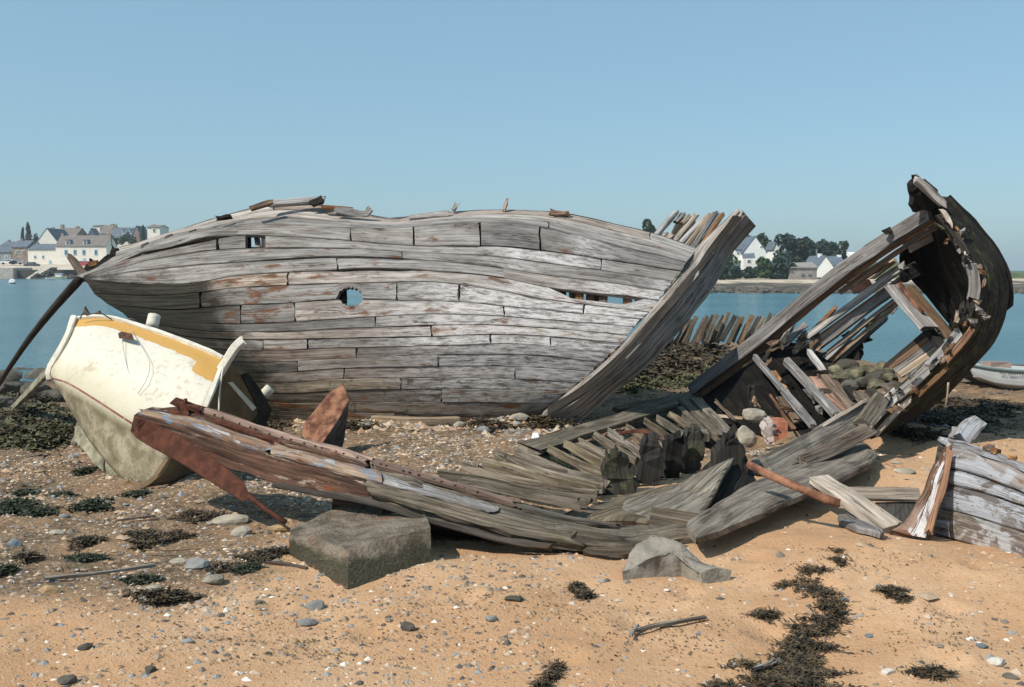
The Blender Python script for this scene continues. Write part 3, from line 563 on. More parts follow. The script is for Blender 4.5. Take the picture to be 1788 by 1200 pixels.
W_GREYM = wood('timber_weedy', (.235, .195, .14), (.085, .068, .047), rust=.1, moss=.16, mossc=(.12, .105, .06))
W_BROWN = wood('timber_brown', (.25, .17, .11), (.12, .075, .045), rust=.3)
HL = [  # seam curves of the planking, upper to lower, in survey coordinates
 [(203, 434), (240, 424), (268, 414), (335, 394), (380, 380), (476, 356), (520, 353), (575, 362), (640, 375), (700, 383), (720, 377), (800, 370), (885, 366), (985, 373), (1080, 393), (1150, 410), (1217, 434)],
 [(203, 446), (250, 431), (300, 414), (400, 396), (440, 391), (600, 397), (700, 397), (800, 388), (900, 390), (958, 397), (1051, 422), (1198, 457)],
 [(146, 482), (201, 461), (252, 439), (302, 427), (369, 413), (419, 410), (500, 413), (610, 420), (700, 428), (800, 430), (868, 430), (943, 437), (1051, 452), (1188, 474)],
 [(147, 485), (235, 474), (335, 463), (400, 459), (460, 454), (505, 451), (585, 447), (701, 451), (850, 464), (943, 479), (1051, 492), (1160, 508)],
 [(149, 488), (262, 497), (340, 494), (410, 482), (500, 476), (585, 472), (641, 468), (750, 473), (872, 484), (943, 499), (986, 506), (1051, 513), (1112, 519), (1149, 525)],
 [(164, 512), (262, 516), (340, 511), (400, 503), (505, 498), (610, 494), (694, 493), (743, 491), (800, 496), (857, 505), (943, 521), (1051, 535), (1133, 545)],
 [(188, 531), (300, 541), (400, 534), (510, 529), (596, 523), (715, 525), (800, 527), (850, 531), (943, 541), (1051, 550), (1120, 557)],
 [(214, 546), (300, 560), (400, 566), (526, 562), (596, 557), (736, 549), (850, 551), (943, 558), (1051, 566), (1105, 571)],
 [(236, 566), (330, 588), (459, 594), (600, 591), (753, 588), (857, 584), (961, 588), (1085, 600)],
 [(262, 590), (400, 611), (600, 608), (800, 603), (904, 601), (1065, 617)],
 [(292, 616), (430, 632), (600, 627), (740, 620), (836, 619), (943, 621), (1048, 633)],
 [(322, 640), (450, 652), (610, 643), (850, 640), (930, 642), (1033, 649)],
 [(350, 662), (480, 670), (610, 662), (850, 661), (1008, 668)],
 [(375, 680), (500, 687), (610, 682), (800, 680), (988, 684)],
 [(400, 698), (500, 704), (600, 702), (800, 703), (961, 704)],
 [(425, 716), (500, 718), (650, 722), (850, 726), (946, 717)],
 [(450, 736), (520, 742), (650, 748), (800, 748), (900, 738), (940, 726)]]
NSTR = [3, 1, 2, 1, 1, 1, 1, 2, 1, 1, 1, 1, 1, 1, 1, 1]
def hull_depth(px, s):
    e = max(0, (px - 780) / 470); d = 11.05 + .28 * e * e
    e = max(0, (780 - px) / 640); d += 1.5 * e ** 2.2
    d += float(np.interp(s, [0, .06, .16, .34, .52, .7, .85, 1], [.0, -.08, -.2, -.30, -.22, .06, .42, .95]))
    lf = np.clip((430 - px) / 260, 0, 1); d += 1.1 * lf * lf * max(0, .62 - s) * 1.6
    return d
NU = 44
curves, svals = [], []
tot = sum(NSTR); k = 0
yref = []
for li, line in enumerate(HL[:-1]):
    A = resample([(x, y, 0) for x, y in line], NU * 2)[:, :2]; B = resample([(x, y, 0) for x, y in HL[li + 1]], NU * 2)[:, :2]
    for j in range(NSTR[li]):
        t = j / NSTR[li]; curves.append(A * (1 - t) + B * t); svals.append(1 - k / tot); k += 1
curves.append(B); svals.append(0)
def c3(ci, u0, u1, n, off=0.0):
    c = curves[ci]; L = len(c) - 1; out = []
    for u in np.linspace(u0, u1, n):
        f = u * L; i = min(int(f), L - 1); q = c[i] * (1 - (f - i)) + c[i + 1] * (f - i); out.append(P(q[0], q[1], hull_depth(q[0], svals[ci]) + off))
    return out
def u_at(ci, px): return float(np.interp(px, curves[ci][:, 0], np.linspace(0, 1, len(curves[ci]))))
hull = empty('wrecked_hull', (0.4, 11.6, gz(0.4, 11.6)), 'largest wreck, long silver grey planked hull with its stem rising to the right', 'wreck')
JOINTS = [(478, 362), (612, 405), (722, 410), (838, 402), (943, 430), (1136, 412), (588, 458), (703, 440), (502, 487), (640, 460), (694, 508), (801, 520), (515, 545), (655, 560), (753, 577), (460, 600), (537, 600), (623, 617), (520, 635), (764, 630), (857, 592), (961, 595), (600, 652), (1020, 530), (771, 692), (958, 392), (1050, 470), (880, 470), (350, 520), (900, 652), (700, 668), (820, 690), (620, 712), (380, 425), (420, 545), (1000, 610), (690, 735), (880, 540)]
jm = {i: [] for i in range(tot)}
for (jx, jy) in JOINTS:
    best = min(range(tot), key=lambda i: abs((np.interp(jx, curves[i][:, 0], curves[i][:, 1]) + np.interp(jx, curves[i + 1][:, 0], curves[i + 1][:, 1])) / 2 - jy)); jm[best].append(jx)
HOLE = (615, 519)
for i in range(tot):
    x0, x1 = max(curves[i][0, 0], curves[i + 1][0, 0]), min(curves[i][-1, 0], curves[i + 1][-1, 0])
    js = sorted(x for x in jm[i] if x0 + 60 < x < x1 - 60); j2 = []
    for x in js:
        if not j2 or x - j2[-1] > 60: j2.append(x)
    segs = list(zip([None] + j2, j2 + [None]))
    # openings: long slots and the square gap where planks are gone
    cuts = []
    ym = lambda x: (np.interp(x, curves[i][:, 0], curves[i][:, 1]) + np.interp(x, curves[i + 1][:, 0], curves[i + 1][:, 1])) / 2
    if abs(ym(445) - 420) < 11: cuts.append((430, 463))
    if curves[i][0, 0] < 9999 and abs(ym(1060) - 526) < 10: cuts.append((986, 1112, .0, .42))
    for (a, b) in segs:
        parts = [(a, b)]
        for cut in cuts:
            if len(cut) == 2:
                np_ = []
                for (p, q) in parts:
                    pa = p if p else -1e9; qa = q if q else 1e9
                    if pa < cut[0] and qa > cut[1]: np_ += [(p, cut[0]), (cut[1], q)]
                    else: np_.append((p, q))
                parts = np_
        for (p, q) in parts:
            ua0 = u_at(i, p) if p else 0.0; ua1 = u_at(i, q) if q else 1.0; ub0 = u_at(i + 1, p) if p else 0.0; ub1 = u_at(i + 1, q) if q else 1.0
            ej = rnd.uniform(.0009, .0022); ua0 += ej if p else 0; ub0 += ej if p else 0; ua1 -= ej if q else 0; ub1 -= ej if q else 0
            n = max(5, int(NU * (ua1 - ua0))); off = rnd.uniform(-.006, .006)
            A = np.array([tuple(z) for z in c3(i, ua0, ua1, n, off)]); B = np.array([tuple(z) for z in c3(i + 1, ub0, ub1, n, off)])
            pxs = np.interp(np.linspace(ua0, ua1, n), np.linspace(0, 1, len(curves[i])), curves[i][:, 0]); pys = np.interp(pxs, curves[i][:, 0], curves[i][:, 1])
            if len(cuts) and len(cuts[0]) == 4:
                f = sstep(975, 990, pxs) * sstep(1122, 1110, pxs) * .62; A = A + (B - A) * f[:, None]
            # the hole amidships is chopped out of two planks
            ya = np.interp(615, curves[i][:, 0], curves[i][:, 1]); yb = np.interp(615, curves[i + 1][:, 0], curves[i + 1][:, 1])
            if pxs[0] < 590 and pxs[-1] > 645 and ya < 534 and yb > 506:
                n2 = 110; zz = np.linspace(0, 1, n); z = np.linspace(0, 1, n2); A = resample(A, n2); B = resample(B, n2); pxs = np.interp(z, zz, pxs); pys = np.interp(z, zz, pys)
                el = np.sqrt(np.clip(1 - ((pxs - 618) / 20) ** 2, 0, 1)) * (np.abs(pxs - 618) < 20); el = el + .12 * np.sin(pxs * .9) * (el > 0)
                if ya < 506: f = np.clip((yb - (519 - 15 * el)) / (yb - ya), 0, .97) * (el > .02); B = B + (A - B) * f[:, None]
                else: f = np.clip(((519 + 15 * el) - ya) / (yb - ya), 0, .97) * (el > .02) * (519 + 15 * el > ya); A = A + (B - A) * f[:, None]
            if i == 4: A = A + (B - A) * (sstep(205, 250, pxs) * sstep(440, 340, pxs) * .34)[:, None]
            if i == 7: A = A + (B - A) * (sstep(560, 600, pxs) * sstep(735, 700, pxs) * .16)[:, None]
            if i == 6: A = A + (B - A) * (sstep(400, 520, pxs) * sstep(720, 690, pxs) * .12)[:, None]
            if i == 5: A = A + (B - A) * (sstep(460, 480, pxs) * sstep(620, 600, pxs) * .10)[:, None]
            st = 1.15 * sstep(500, 200, pxs) * sstep(462, 505, pys) + .75 * sstep(640, 330, pxs) * sstep(560, 650, pys) + sstep(690, 745, pys) * .35 + .22 * sstep(620, 380, pxs) * sstep(470, 520, pys) + .25 * sstep(420, 330, pxs) * sstep(440, 470, pys)  # dark staining, with the hull's shaded left and lower side painted in
            bl = sstep(830, 900, pxs) * sstep(400, 415, pys) * sstep(1130, 1000, pxs) * sstep(470, 440, pys) * .75 + sstep(620, 800, pxs) * sstep(475, 500, pys) * sstep(715, 660, pys) * 1.0 + .15 * sstep(450, 650, pxs)  # pale weathering, with the brighter lit right side painted in
            ry = np.exp(-((pxs - 430) / 110) ** 2 - ((pys - 510) / 45) ** 2) * .95 + .25 * np.exp(-((pxs - 640) / 150) ** 2 - ((pys - 480) / 60) ** 2) + .4 * sstep(640, 690, pys)
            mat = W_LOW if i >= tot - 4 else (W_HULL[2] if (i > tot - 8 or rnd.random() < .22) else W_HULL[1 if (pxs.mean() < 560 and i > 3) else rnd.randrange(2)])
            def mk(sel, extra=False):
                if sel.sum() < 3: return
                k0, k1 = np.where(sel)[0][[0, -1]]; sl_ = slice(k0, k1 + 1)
                strake('plank', A[sl_], B[sl_], .05, mat, hull, gap=rnd.choice((.0015, .0025, .0035, .005)), bev=.005, away=(0, 1, .1), attrs={'stain_shade': st[sl_], 'bleach_light': bl[sl_], 'rusty': ry[sl_]}, ragged=.012, rough=.0010, bulge=.001)
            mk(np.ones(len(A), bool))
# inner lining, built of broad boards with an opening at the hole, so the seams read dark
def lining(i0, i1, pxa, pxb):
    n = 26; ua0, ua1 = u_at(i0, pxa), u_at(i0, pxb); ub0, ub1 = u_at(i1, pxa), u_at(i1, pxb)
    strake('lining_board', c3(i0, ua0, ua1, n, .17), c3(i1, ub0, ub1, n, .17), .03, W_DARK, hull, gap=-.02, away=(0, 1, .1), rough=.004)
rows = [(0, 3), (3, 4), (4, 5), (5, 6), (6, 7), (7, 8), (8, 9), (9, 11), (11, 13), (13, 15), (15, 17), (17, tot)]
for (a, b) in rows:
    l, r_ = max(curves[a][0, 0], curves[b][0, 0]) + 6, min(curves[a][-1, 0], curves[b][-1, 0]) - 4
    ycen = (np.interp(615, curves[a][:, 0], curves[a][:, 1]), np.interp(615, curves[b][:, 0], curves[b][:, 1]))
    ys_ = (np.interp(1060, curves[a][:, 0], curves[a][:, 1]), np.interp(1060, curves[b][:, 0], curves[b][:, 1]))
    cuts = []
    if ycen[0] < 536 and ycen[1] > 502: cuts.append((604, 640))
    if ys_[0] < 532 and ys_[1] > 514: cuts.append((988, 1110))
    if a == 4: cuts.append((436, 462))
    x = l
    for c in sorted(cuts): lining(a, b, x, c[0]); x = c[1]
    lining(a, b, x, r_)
# frames behind the planks
for px in list(range(255, 1150, 42)):
    top = 0 if px > 240 else 3; pts = []
    lst = [i for i in range(tot + 1) if curves[i][0, 0] < px < curves[i][-1, 0]]
    if len(lst) < 3: continue
    if abs(px - 615) < 25: continue
    for i in lst[3 if lst[0] == 0 else 1:]: pts.append(P(px, np.interp(px, curves[i][:, 0], curves[i][:, 1]), hull_depth(px, svals[i]) + .125))
    sweep('frame', pts, .10, .08, W_RUST if px > 960 else W_DARK, hull, pix=False, up=(0, -1, .1), n=22, rough=.003, ragged=0)
# light stubs seen in the slots
for px in (1000, 1030, 1042): sweep('rib_stub', [(px, 506, hull_depth(px, .72) + .09), (px, 532, hull_depth(px, .7) + .09)], .09, .06, W_RUST, hull)
sweep('rib_stub', [(447, 409, hull_depth(447, .86) + .1), (452, 436, hull_depth(447, .8) + .1)], .06, .05, W_GREY, hull)
# stem
def sd(l, off): return [(a, b, hull_depth(a, min(1, max(0, (725 - b) / 290))) + off) for a, b in l]
stemL = sd([(1284, 366), (1212, 434), (1187, 477), (1133, 545), (1069, 617), (990, 685), (945, 720)], -.06)
stemM = sd([(1291, 368), (1240, 432), (1204, 486), (1150, 548), (1088, 616), (1010, 686), (952, 724)], -.16)
stemR = sd([(1297, 379), (1258, 430), (1214, 488), (1162, 552), (1100, 620), (1023, 688), (961, 727)], -.25)
stemQ = sd([(1299, 385), (1264, 435), (1223, 495), (1173, 560), (1111, 629), (1033, 692), (969, 728)], .16)
def rs(l, n=26): return resample(px3(l), n)
Wst = wood('stem_grey', (.42, .385, .36), (.17, .15, .135), rust=.35, contrast=1)
strake('stem_post', rs(stemL), rs(stemM), .22, Wst, hull, gap=.004, away=(0, 1, .1), rough=.003, ragged=.05, bulge=.006)
strake('stem_facing', rs(stemM), rs(stemR), .3, Wst, hull, gap=.014, away=(-.3, 1, .1), rough=.005, ragged=.06)
strake('stem_facing', rs(stemR), rs(stemQ), .1, W_DARK, hull, gap=.004, away=(-1, .3, .1), rough=.008, ragged=.06)  # dark timber on the stem's right side paints its shade
# planks of the far bow standing behind the rim, one of them with a round hawse hole
A0, A1 = np.array([1138, 410]), np.array([1226, 436]); T0, T1 = np.array([1177, 366]), np.array([1268, 374]); nb = 8
tops = [0, 4, 6, 3, 10, 2, -4, -2]
for k in range(nb):
    f0, f1 = k / nb, (k + 1) / nb; b0 = A0 * (1 - f0) + A1 * f0; b1 = A0 * (1 - f1) + A1 * f1; t0 = T0 * (1 - f0) + T1 * f0 + (0, tops[k]); t1 = T0 * (1 - f1) + T1 * f1 + (0, tops[k] + 2)
    d0 = 12.6 + .02 * (k % 2); hole = k in (1, 2)
    L_ = [(*(b0 * (1 - s_) + t0 * s_), d0 + .25 * s_) for s_ in np.linspace(-.25, 1, 9)]; R_ = [(*(b1 * (1 - s_) + t1 * s_), d0 + .25 * s_) for s_ in np.linspace(-.25, 1, 9)]
    m_ = [W_GREY, Wst, W_PALE, W_PALE, W_GREY, W_PALE, W_GREY, W_RUST][k]
    if hole:
        strake('bow_plank', px3(L_[:4]), px3(R_[:4]), .05, m_, hull, gap=.004, ragged=.02); strake('bow_plank', px3(L_[6:]), px3(R_[6:]), .05, m_, hull, gap=.004, ragged=.02)
    else: strake('bow_plank', px3(L_), px3(R_), .05, m_, hull, gap=.004, ragged=.03)
slab('inner_board', [(1165, 425, 12.95), (1185, 380, 13.05), (1215, 385, 13.05), (1212, 430, 12.95)], .05, W_DARK, hull)
# broken timbers along the upper edge
for pts, w, m in (([(440, 363, 11.75), (476, 353, 11.8)], .06, W_RUST), ([(470, 356, 11.9), (520, 352, 11.95), (564, 349, 12.0)], .08, W_GREY), ([(543, 357, 11.9), (560, 350, 11.95)], .09, W_DARK), ([(565, 362, 11.85), (612, 366, 11.9)], .05, W_RUST), ([(590, 368, 11.8), (640, 374, 11.8), (645, 368, 11.8)], .07, W_GREY),
                  ([(715, 380, 11.8), (780, 374, 11.8)], .06, W_GREY), ([(880, 368, 11.9), (885, 351, 11.95)], .035, W_RUST), ([(790, 368, 11.9), (798, 355, 11.95)], .05, W_GREY), ([(380, 382, 11.95), (400, 378, 11.95)], .05, W_BLACK), ([(965, 372, 11.9), (990, 373, 11.95)], .05, W_RUST)):
    sweep('broken_timber', pts, w, .05, m, hull, rough=.006, ragged=.04)
# left tip: dark knees, an upright splintered timber and rail
sweep('rail', [(140, 487, 13.1), (201, 462, 12.75), (252, 440, 12.4), (302, 428, 12.15), (369, 412, 11.95), (419, 409, 11.85)], .06, .10, W_GREY, hull, n=22)
sweep('stern_timber', [(148, 484, 13.2), (132, 462, 13.25), (119, 443, 13.3)], .13, .08, W_BROWN, hull, taper=(1, .5), rough=.01, ragged=.05)
for pts, w in (([(158, 478, 13.3), (166, 455, 13.3)], .12), ([(172, 476, 13.2), (163, 457, 13.2)], .10), ([(180, 470, 13.1), (196, 450, 13.1)], .14), ([(195, 466, 13.0), (206, 437, 13.0)], .12), ([(160, 478, 13.1), (210, 456, 12.9)], .14), ([(185, 473, 13.2), (204, 445, 13.2)], .12)): sweep('knee', pts, w, .1, W_BLACK if w > .11 else W_RUST, hull, rough=.015, ragged=.04)
slab('inner_board', [(206, 440, 12.9), (206, 458, 12.9), (420, 412, 12.3), (380, 398, 12.4), (300, 418, 12.6)], .04, W_DARK, hull)
# loose spar leaning on the left tip
e_ = G(-8, 684, .02); sp = [Vector(P(137, 490, 12.95)) * (1 - t) + e_ * t + Vector((0, 0, .10)) * math.sin(math.pi * t) for t in (0, .25, .5, .75, 1)]
o = tube('leaning_spar', sp, .052, W_DARK, pix=False, n=16, k=8, taper=(1.15, .7)); tag(o, 'long thin dark spar leaning from the left tip of the big hull', 'spar')
# row of old ribs on the bank behind
rb = empty('rib_row', (4.4, 23, gz(4.4, 23)), 'row of short slanting weathered ribs on the weedy bank against the blue water', 'wreck'); q = np.random.RandomState(3)
k = 0; px = 1160
while px < 1336:
    py0 = 590 + q.uniform(-2, 8); hgt = 26 + 14 * min(1, (px - 1160) / 60) + q.uniform(-6, 8); lean = 18 + q.uniform(-3, 4); d = 20.5 + q.uniform(-.3, .3)
    sweep('rib', [(px - 2, py0 + 6, d), (px + lean * .5, py0 - hgt * .5, d + .1), (px + lean, py0 - hgt, d + .2)], .09 + .03 * q.rand(), .07, [W_GREYM, W_GREYM, W_BROWN, W_DARK][k % 4], rb, rough=.008, ragged=.04, taper=(1, .8), n=6); px += q.uniform(7.5, 11.5); k += 1

# ------------------------------------------------------------------ the dinghy
s = NT('dinghy_paint'); uv = s.n('ShaderNodeTexCoord').outputs['UV']; pos = s.n('ShaderNodeNewGeometry').outputs['Position']; n1 = s.noise(pos, 5, 6, .7); n2 = s.noise(pos, 26, 5, .7)
vv_ = s.n('ShaderNodeAttribute', attribute_name='girth').outputs['Fac']; lv = s.n('ShaderNodeAttribute', attribute_name='along').outputs['Fac']
gj = s.math('ADD', vv_, s.math('MULTIPLY', s.math('SUBTRACT', n1, .5), .12))
white = s.mix(s.ramp(s.math('ADD', s.math('MULTIPLY', n2, .5), s.math('MULTIPLY', n1, .5)), .50, .66, 0, .8), (.60, .565, .48), (.36, .28, .18)); grime = s.ramp(gj, .40, .66); white = s.mix(s.math('MULTIPLY', grime, .65), white, (.42, .39, .24))
yel = s.mix(s.ramp(n2, .5, .7, 0, .4), (.50, .285, .075), (.36, .20, .07)); band = s.math('ADD', .135, s.math('MULTIPLY', s.ramp(lv, .0, .12, .0, 1), .0)); 
edge = s.math('ADD', s.math('MULTIPLY', s.math('SUBTRACT', n1, .5), .09), s.math('MULTIPLY', s.math('GREATER_THAN', lv, .86), .10))
col = s.mix(s.math('LESS_THAN', vv_, s.math('ADD', .135, edge)), white, yel)
red = s.math('MULTIPLY', s.math('LESS_THAN', s.math('ABSOLUTE', s.math('SUBTRACT', vv_, .655)), .007), s.ramp(n2, .30, .42)); col = s.mix(red, col, (.20, .06, .06))
bot = s.mix(s.ramp(n1, .4, .62), (.20, .175, .11), (.40, .35, .25)); bot = s.mix(s.ramp(n2, .5, .7, 0, .6), bot, (.10, .09, .05)); col = s.mix(s.ramp(s.math('ADD', vv_, s.math('MULTIPLY', s.math('SUBTRACT', n1, .5), .10)), .64, .72), col, bot)
col = s.mix(s.math('MULTIPLY', s.ramp(n2, .36, .30), .5), col, (.25, .17, .1)); s.bump(n2, .25, .01); M_DIN = s.done(col, .6); s.b.inputs['Specular IOR Level'].default_value = .35
M_DTR = plain('dinghy_transom', (.17, .115, .06), .7, .2, 4); M_DARKB = plain('dark_band', (.03, .026, .022), .85, .3, 6); M_CREAM = plain('cream_paint', (.70, .66, .56), .6, .1, 9, .3); M_DECK = plain('dinghy_deck', (.10, .085, .07), .9, .2, 4)
M_KEEL = plain('mossy_keel', (.33, .31, .22), .9, .3, 8, .5)
din = empty('dinghy', (-3.2, 7.9, gz(-3.2, 7.9)), 'white dinghy with ochre rail band and mossy bottom heeled over on the shore at left', 'boat')
# stations bow -> stern, rows rail -> keel
rowsP = [[(134, 557, 8.75), (165, 555, 8.7), (200, 558, 8.65), (260, 576, 8.45), (303, 591, 8.3), (350, 609, 8.15), (389, 627, 8.0)],
         [(126, 585, 8.55), (160, 583, 8.42), (208, 592, 8.3), (255, 607, 8.15), (300, 622, 8.0), (345, 640, 7.85), (379, 657, 7.78)],
         [(108, 618, 8.45), (145, 625, 8.2), (195, 640, 8.0), (245, 655, 7.85), (290, 672, 7.72), (335, 690, 7.62), (362, 700, 7.58)],
         [(89, 648, 8.40), (118, 672, 8.1), (165, 700, 7.85), (215, 728, 7.65), (260, 748, 7.55), (300, 765, 7.48), (325, 772, 7.45)],
         [(92, 662, 8.42), (116, 692, 8.15), (160, 722, 7.9), (205, 752, 7.72), (245, 776, 7.6), (280, 792, 7.5), (297, 800, 7.48)],
         [(110, 690, 8.40), (124, 716, 8.2), (158, 752, 7.95), (195, 786, 7.76), (230, 812, 7.64), (258, 828, 7.56), (276, 832, 7.52)],
         [(128, 722, 8.38), (140, 745, 8.2), (165, 782, 8.0), (192, 815, 7.82), (218, 842, 7.7), (238, 853, 7.62), (252, 853, 7.6)]]
NS, NR = 40, 7
rowsR = [resample(px3(r), NS) for r in rowsP]
colsR = [resample([rowsR[j][i] for j in range(NR)], 30) for i in range(NS)]
V = np.array(colsR); ns, nr = V.shape[:2]; vv = V.reshape(-1, 3); gir = np.tile(np.linspace(0, 1, nr), ns); alo = np.repeat(np.linspace(0, 1, ns), nr)
inn = vv + np.array([.02, .05, .0]); fcs = [(i * nr + j, (i + 1) * nr + j, (i + 1) * nr + j + 1, i * nr + j + 1) for i in range(ns - 1) for j in range(nr - 1)]; N0 = len(vv)
fcs2 = [tuple(N0 + q for q in f[::-1]) for f in fcs]; rim = [(j, j + 1, N0 + j + 1, N0 + j) for j in range(nr - 1)] + [(N0 + (ns - 1) * nr + j, N0 + (ns - 1) * nr + j + 1, (ns - 1) * nr + j + 1, (ns - 1) * nr + j) for j in range(nr - 1)] + [(i * nr, N0 + i * nr, N0 + (i + 1) * nr, (i + 1) * nr) for i in range(ns - 1)] + [(N0 + i * nr + nr - 1, i * nr + nr - 1, (i + 1) * nr + nr - 1, N0 + (i + 1) * nr + nr - 1) for i in range(ns - 1)]
o = mesh_obj('hull', np.concatenate([vv, inn]), fcs + fcs2 + rim, M_DIN, din, smooth=True, attrs={'girth': np.concatenate([gir, gir]), 'along': np.concatenate([alo, alo])})
# far side, deck, transom
far = [(134, 557, 8.75), (190, 558, 9.2), (270, 585, 9.5), (350, 615, 9.5), (433, 652, 9.25)]; farb = [(150, 740, 8.5), (230, 760, 9.2), (320, 760, 9.5), (400, 755, 9.5), (472, 735, 9.2)]
strake('far_side', resample(px3(far), 16), resample(px3(farb), 16), .04, M_DECK, din, gap=0, away=(0, -1, 0))
strake('deck', resample(px3([(136, 560, 8.8), (200, 561, 8.7), (300, 594, 8.36), (386, 629, 8.06)]), 14), resample(px3([(134, 560, 8.84), (190, 562, 9.15), (270, 588, 9.45), (425, 650, 9.2)]), 14), .04, M_DECK, din, gap=0, away=(0, 0, -1))
pa, pb_, pc = P(389, 628, 8.0), P(297, 802, 7.48), P(474, 716, 8.75); tn = (pb_ - pa).cross(pc - pa).normalized()
if tn.y > 0: tn = -tn
def TP(px, py, off=0.0):
    o_ = Vector((0, 0, CZ)); r_ = P(px, py, 8) - o_; t = ((pa - o_).dot(tn)) / r_.dot(tn); return tuple(o_ + r_ * t + tn * off)
away_t = tuple(-tn)
slab('transom', [TP(a, b) for a, b in ((389, 628), (362, 700), (325, 772), (297, 802), (276, 834), (252, 853), (300, 845), (360, 815), (420, 775), (462, 742), (474, 716), (455, 682), (431, 650))], .05, M_DTR, din, away=away_t, jit=0, pix=False)
slab('light_strip', [TP(a, b, .008) for a, b in ((397, 668), (405, 667), (447, 712), (440, 718))], .007, M_CREAM, din, away=away_t, jit=0, pix=False)  # cream strip standing for the patch of light on the shaded transom
slab('dark_band', [TP(a, b, .012) for a, b in ((420, 655), (431, 650), (455, 682), (474, 716), (462, 742), (432, 768), (430, 752), (452, 722), (440, 692))], .01, M_DARKB, din, away=away_t, jit=0, pix=False)  # near-black band along the right edge of the transom
sweep('stern_post', [(383, 652, 7.9), (398, 628, 7.9), (412, 607, 7.92), (424, 596, 7.95)], .06, .07, M_CREAM, din, n=9)
sweep('transom_edge', [(387, 640, 7.9), (364, 700, 7.52), (330, 768, 7.42)], .035, .03, M_CREAM, din, n=9, rough=.001)
sweep('rail_cap', [(133, 556, 8.74), (165, 553, 8.7), (200, 556, 8.64), (260, 574, 8.44), (303, 589, 8.3), (350, 607, 8.14), (389, 625, 8.0)], .035, .03, M_CREAM, din, n=22, rough=.002, up=(0, -.4, 1))
sweep('stem_post', [(131, 558, 8.75), (122, 585, 8.6), (104, 618, 8.5), (88, 648, 8.45), (90, 664, 8.45)], .05, .09, M_CREAM, din, n=12, rough=.002)
for (a, b, c_, d_) in ((140, 556, 152, 551), (152, 551, 195, 558), (215, 562, 248, 573)): tube('rigging_wire', [(a, b, 8.62), ((a + c_) / 2, min(b, d_) - 5, 8.6), (c_, d_, 8.62)], .006, M_CARD, din, n=6)
slab('splinter', [(144, 552, 8.9), (147, 536, 8.9), (152, 545, 8.9), (158, 553, 8.9)], .04, W_BROWN, din); slab('splinter', [(162, 553, 8.95), (168, 545, 8.95), (172, 543, 8.95), (176, 553, 8.95)], .04, W_BROWN, din)
tube('bollard', [(265, 572, 8.6), (270, 551, 8.65)], .055, M_CREAM, din, n=4, k=10); tube('bollard', [(460, 690, 9.25), (472, 678, 9.25)], .05, M_CREAM, din, n=4, k=10)
slab('keel_board', [(130, 742, 8.45), (150, 752, 8.35), (180, 792, 8.1), (178, 822, 7.98), (165, 812, 8.05), (146, 786, 8.2), (128, 768, 8.4)], .05, M_KEEL, din, away=(.4, 1, 0)); slab('keel_board', [(182, 800, 8.0), (205, 828, 7.85), (222, 850, 7.75), (205, 848, 7.8), (184, 832, 7.9)], .05, M_KEEL, din, away=(.4, 1, 0))
slab('rust_patch', [(206, 582, 8.28), (212, 579, 8.28), (230, 583, 8.2), (234, 594, 8.15), (224, 593, 8.18), (208, 591, 8.25)], .008, plain('bare_brown', (.12, .06, .04), .9, .3, 30), din, away=(0, 1, 0), jit=0)
tube('loose_wire', [(213, 592, 8.22), (222, 640, 7.95), (240, 688, 7.74)], .0025, M_CARG, din, n=10, k=4); tube('loose_wire', [(228, 575, 8.4), (262, 635, 7.88), (255, 665, 7.74), (241, 688, 7.70)], .0025, M_CARG, din, n=10, k=4)
ro = tube('hanging_rope', [(390, 640, 7.8), (384, 680, 7.7), (382, 722, 7.6)], .007, M_CREAM, None, n=8, k=5); tag(ro, 'thin pale rope hanging from the stern corner of the white dinghy', 'rope')
e_ = G(22, 720, .03); pp = [P(88, 645, 8.5), e_]
o = sweep('mossy_plank', pp, .10, .05, M_KEEL, pix=False, n=8, rough=.006); tag(o, 'mossy plank propped from the dinghy bow down to the weedy rocks', 'plank')
o = sweep('wooden_stake', [(140, 740, 8.6), (130, 775, 8.5)], .05, .04, M_KEEL, n=4); tag(o, 'short mossy stake standing under the dinghy bow', 'stake')
# ------------------------------------------------------------------ the foreground wreck: long keel timber and its fan of ribs
W_RED = wood('keel_red', (.165, .078, .045), (.05, .026, .018), rust=.5, paint=.14, paintc=(.42, .34, .26), rustc=(.24, .075, .03), pscale=(1.5, 7, 1), bump=.8)
W_REDP = wood('keel_top_painted', (.42, .29, .19), (.22, .12, .07), rust=.5, paint=.42, paintc=(.19, .25, .33), paint2=(.46, .44, .43), pscale=(3.5, 9, 1), bump=.8)
W_KEEL = wood('keel_grey', (.27, .225, .17), (.095, .076, .055), rust=.15, moss=.08, mossc=(.13, .115, .07), bump=.9)
W_ORNG = wood('strake_orange', (.38, .22, .14), (.20, .095, .055), rust=.4, rustc=(.26, .085, .035), bump=.7)
M_RUSTP = plain('rusted_iron', (.12, .045, .026), .9, .3, 14, .5, bscale=60, col2=(.06, .022, .015)); M_RUSTO = plain('rust_orange', (.34, .17, .10), .9, .3, 9, .6, bscale=70, col2=(.10, .042, .028))
kw = empty('collapsed_wreck', (.6, 6.2, gz(.6, 6.2)), 'flattened foreground wreck, long keel timber ending in a rusty cleat, with fan of ribs', 'wreck')
T1 = [(262, 708, 6.78), (355, 716, 6.74), (477, 757, 6.64), (620, 797, 6.48), (780, 845, 6.3), (900, 880, 6.15), (1010, 908, 6.05), (1100, 918, 6.0), (1205, 912, 6.0)]
T2 = [(236, 727, 6.5), (330, 752, 6.45), (400, 777, 6.4), (500, 806, 6.3), (640, 842, 6.13), (780, 878, 6.0), (900, 910, 5.88), (1010, 930, 5.78), (1100, 938, 5.74), (1205, 926, 5.8)]
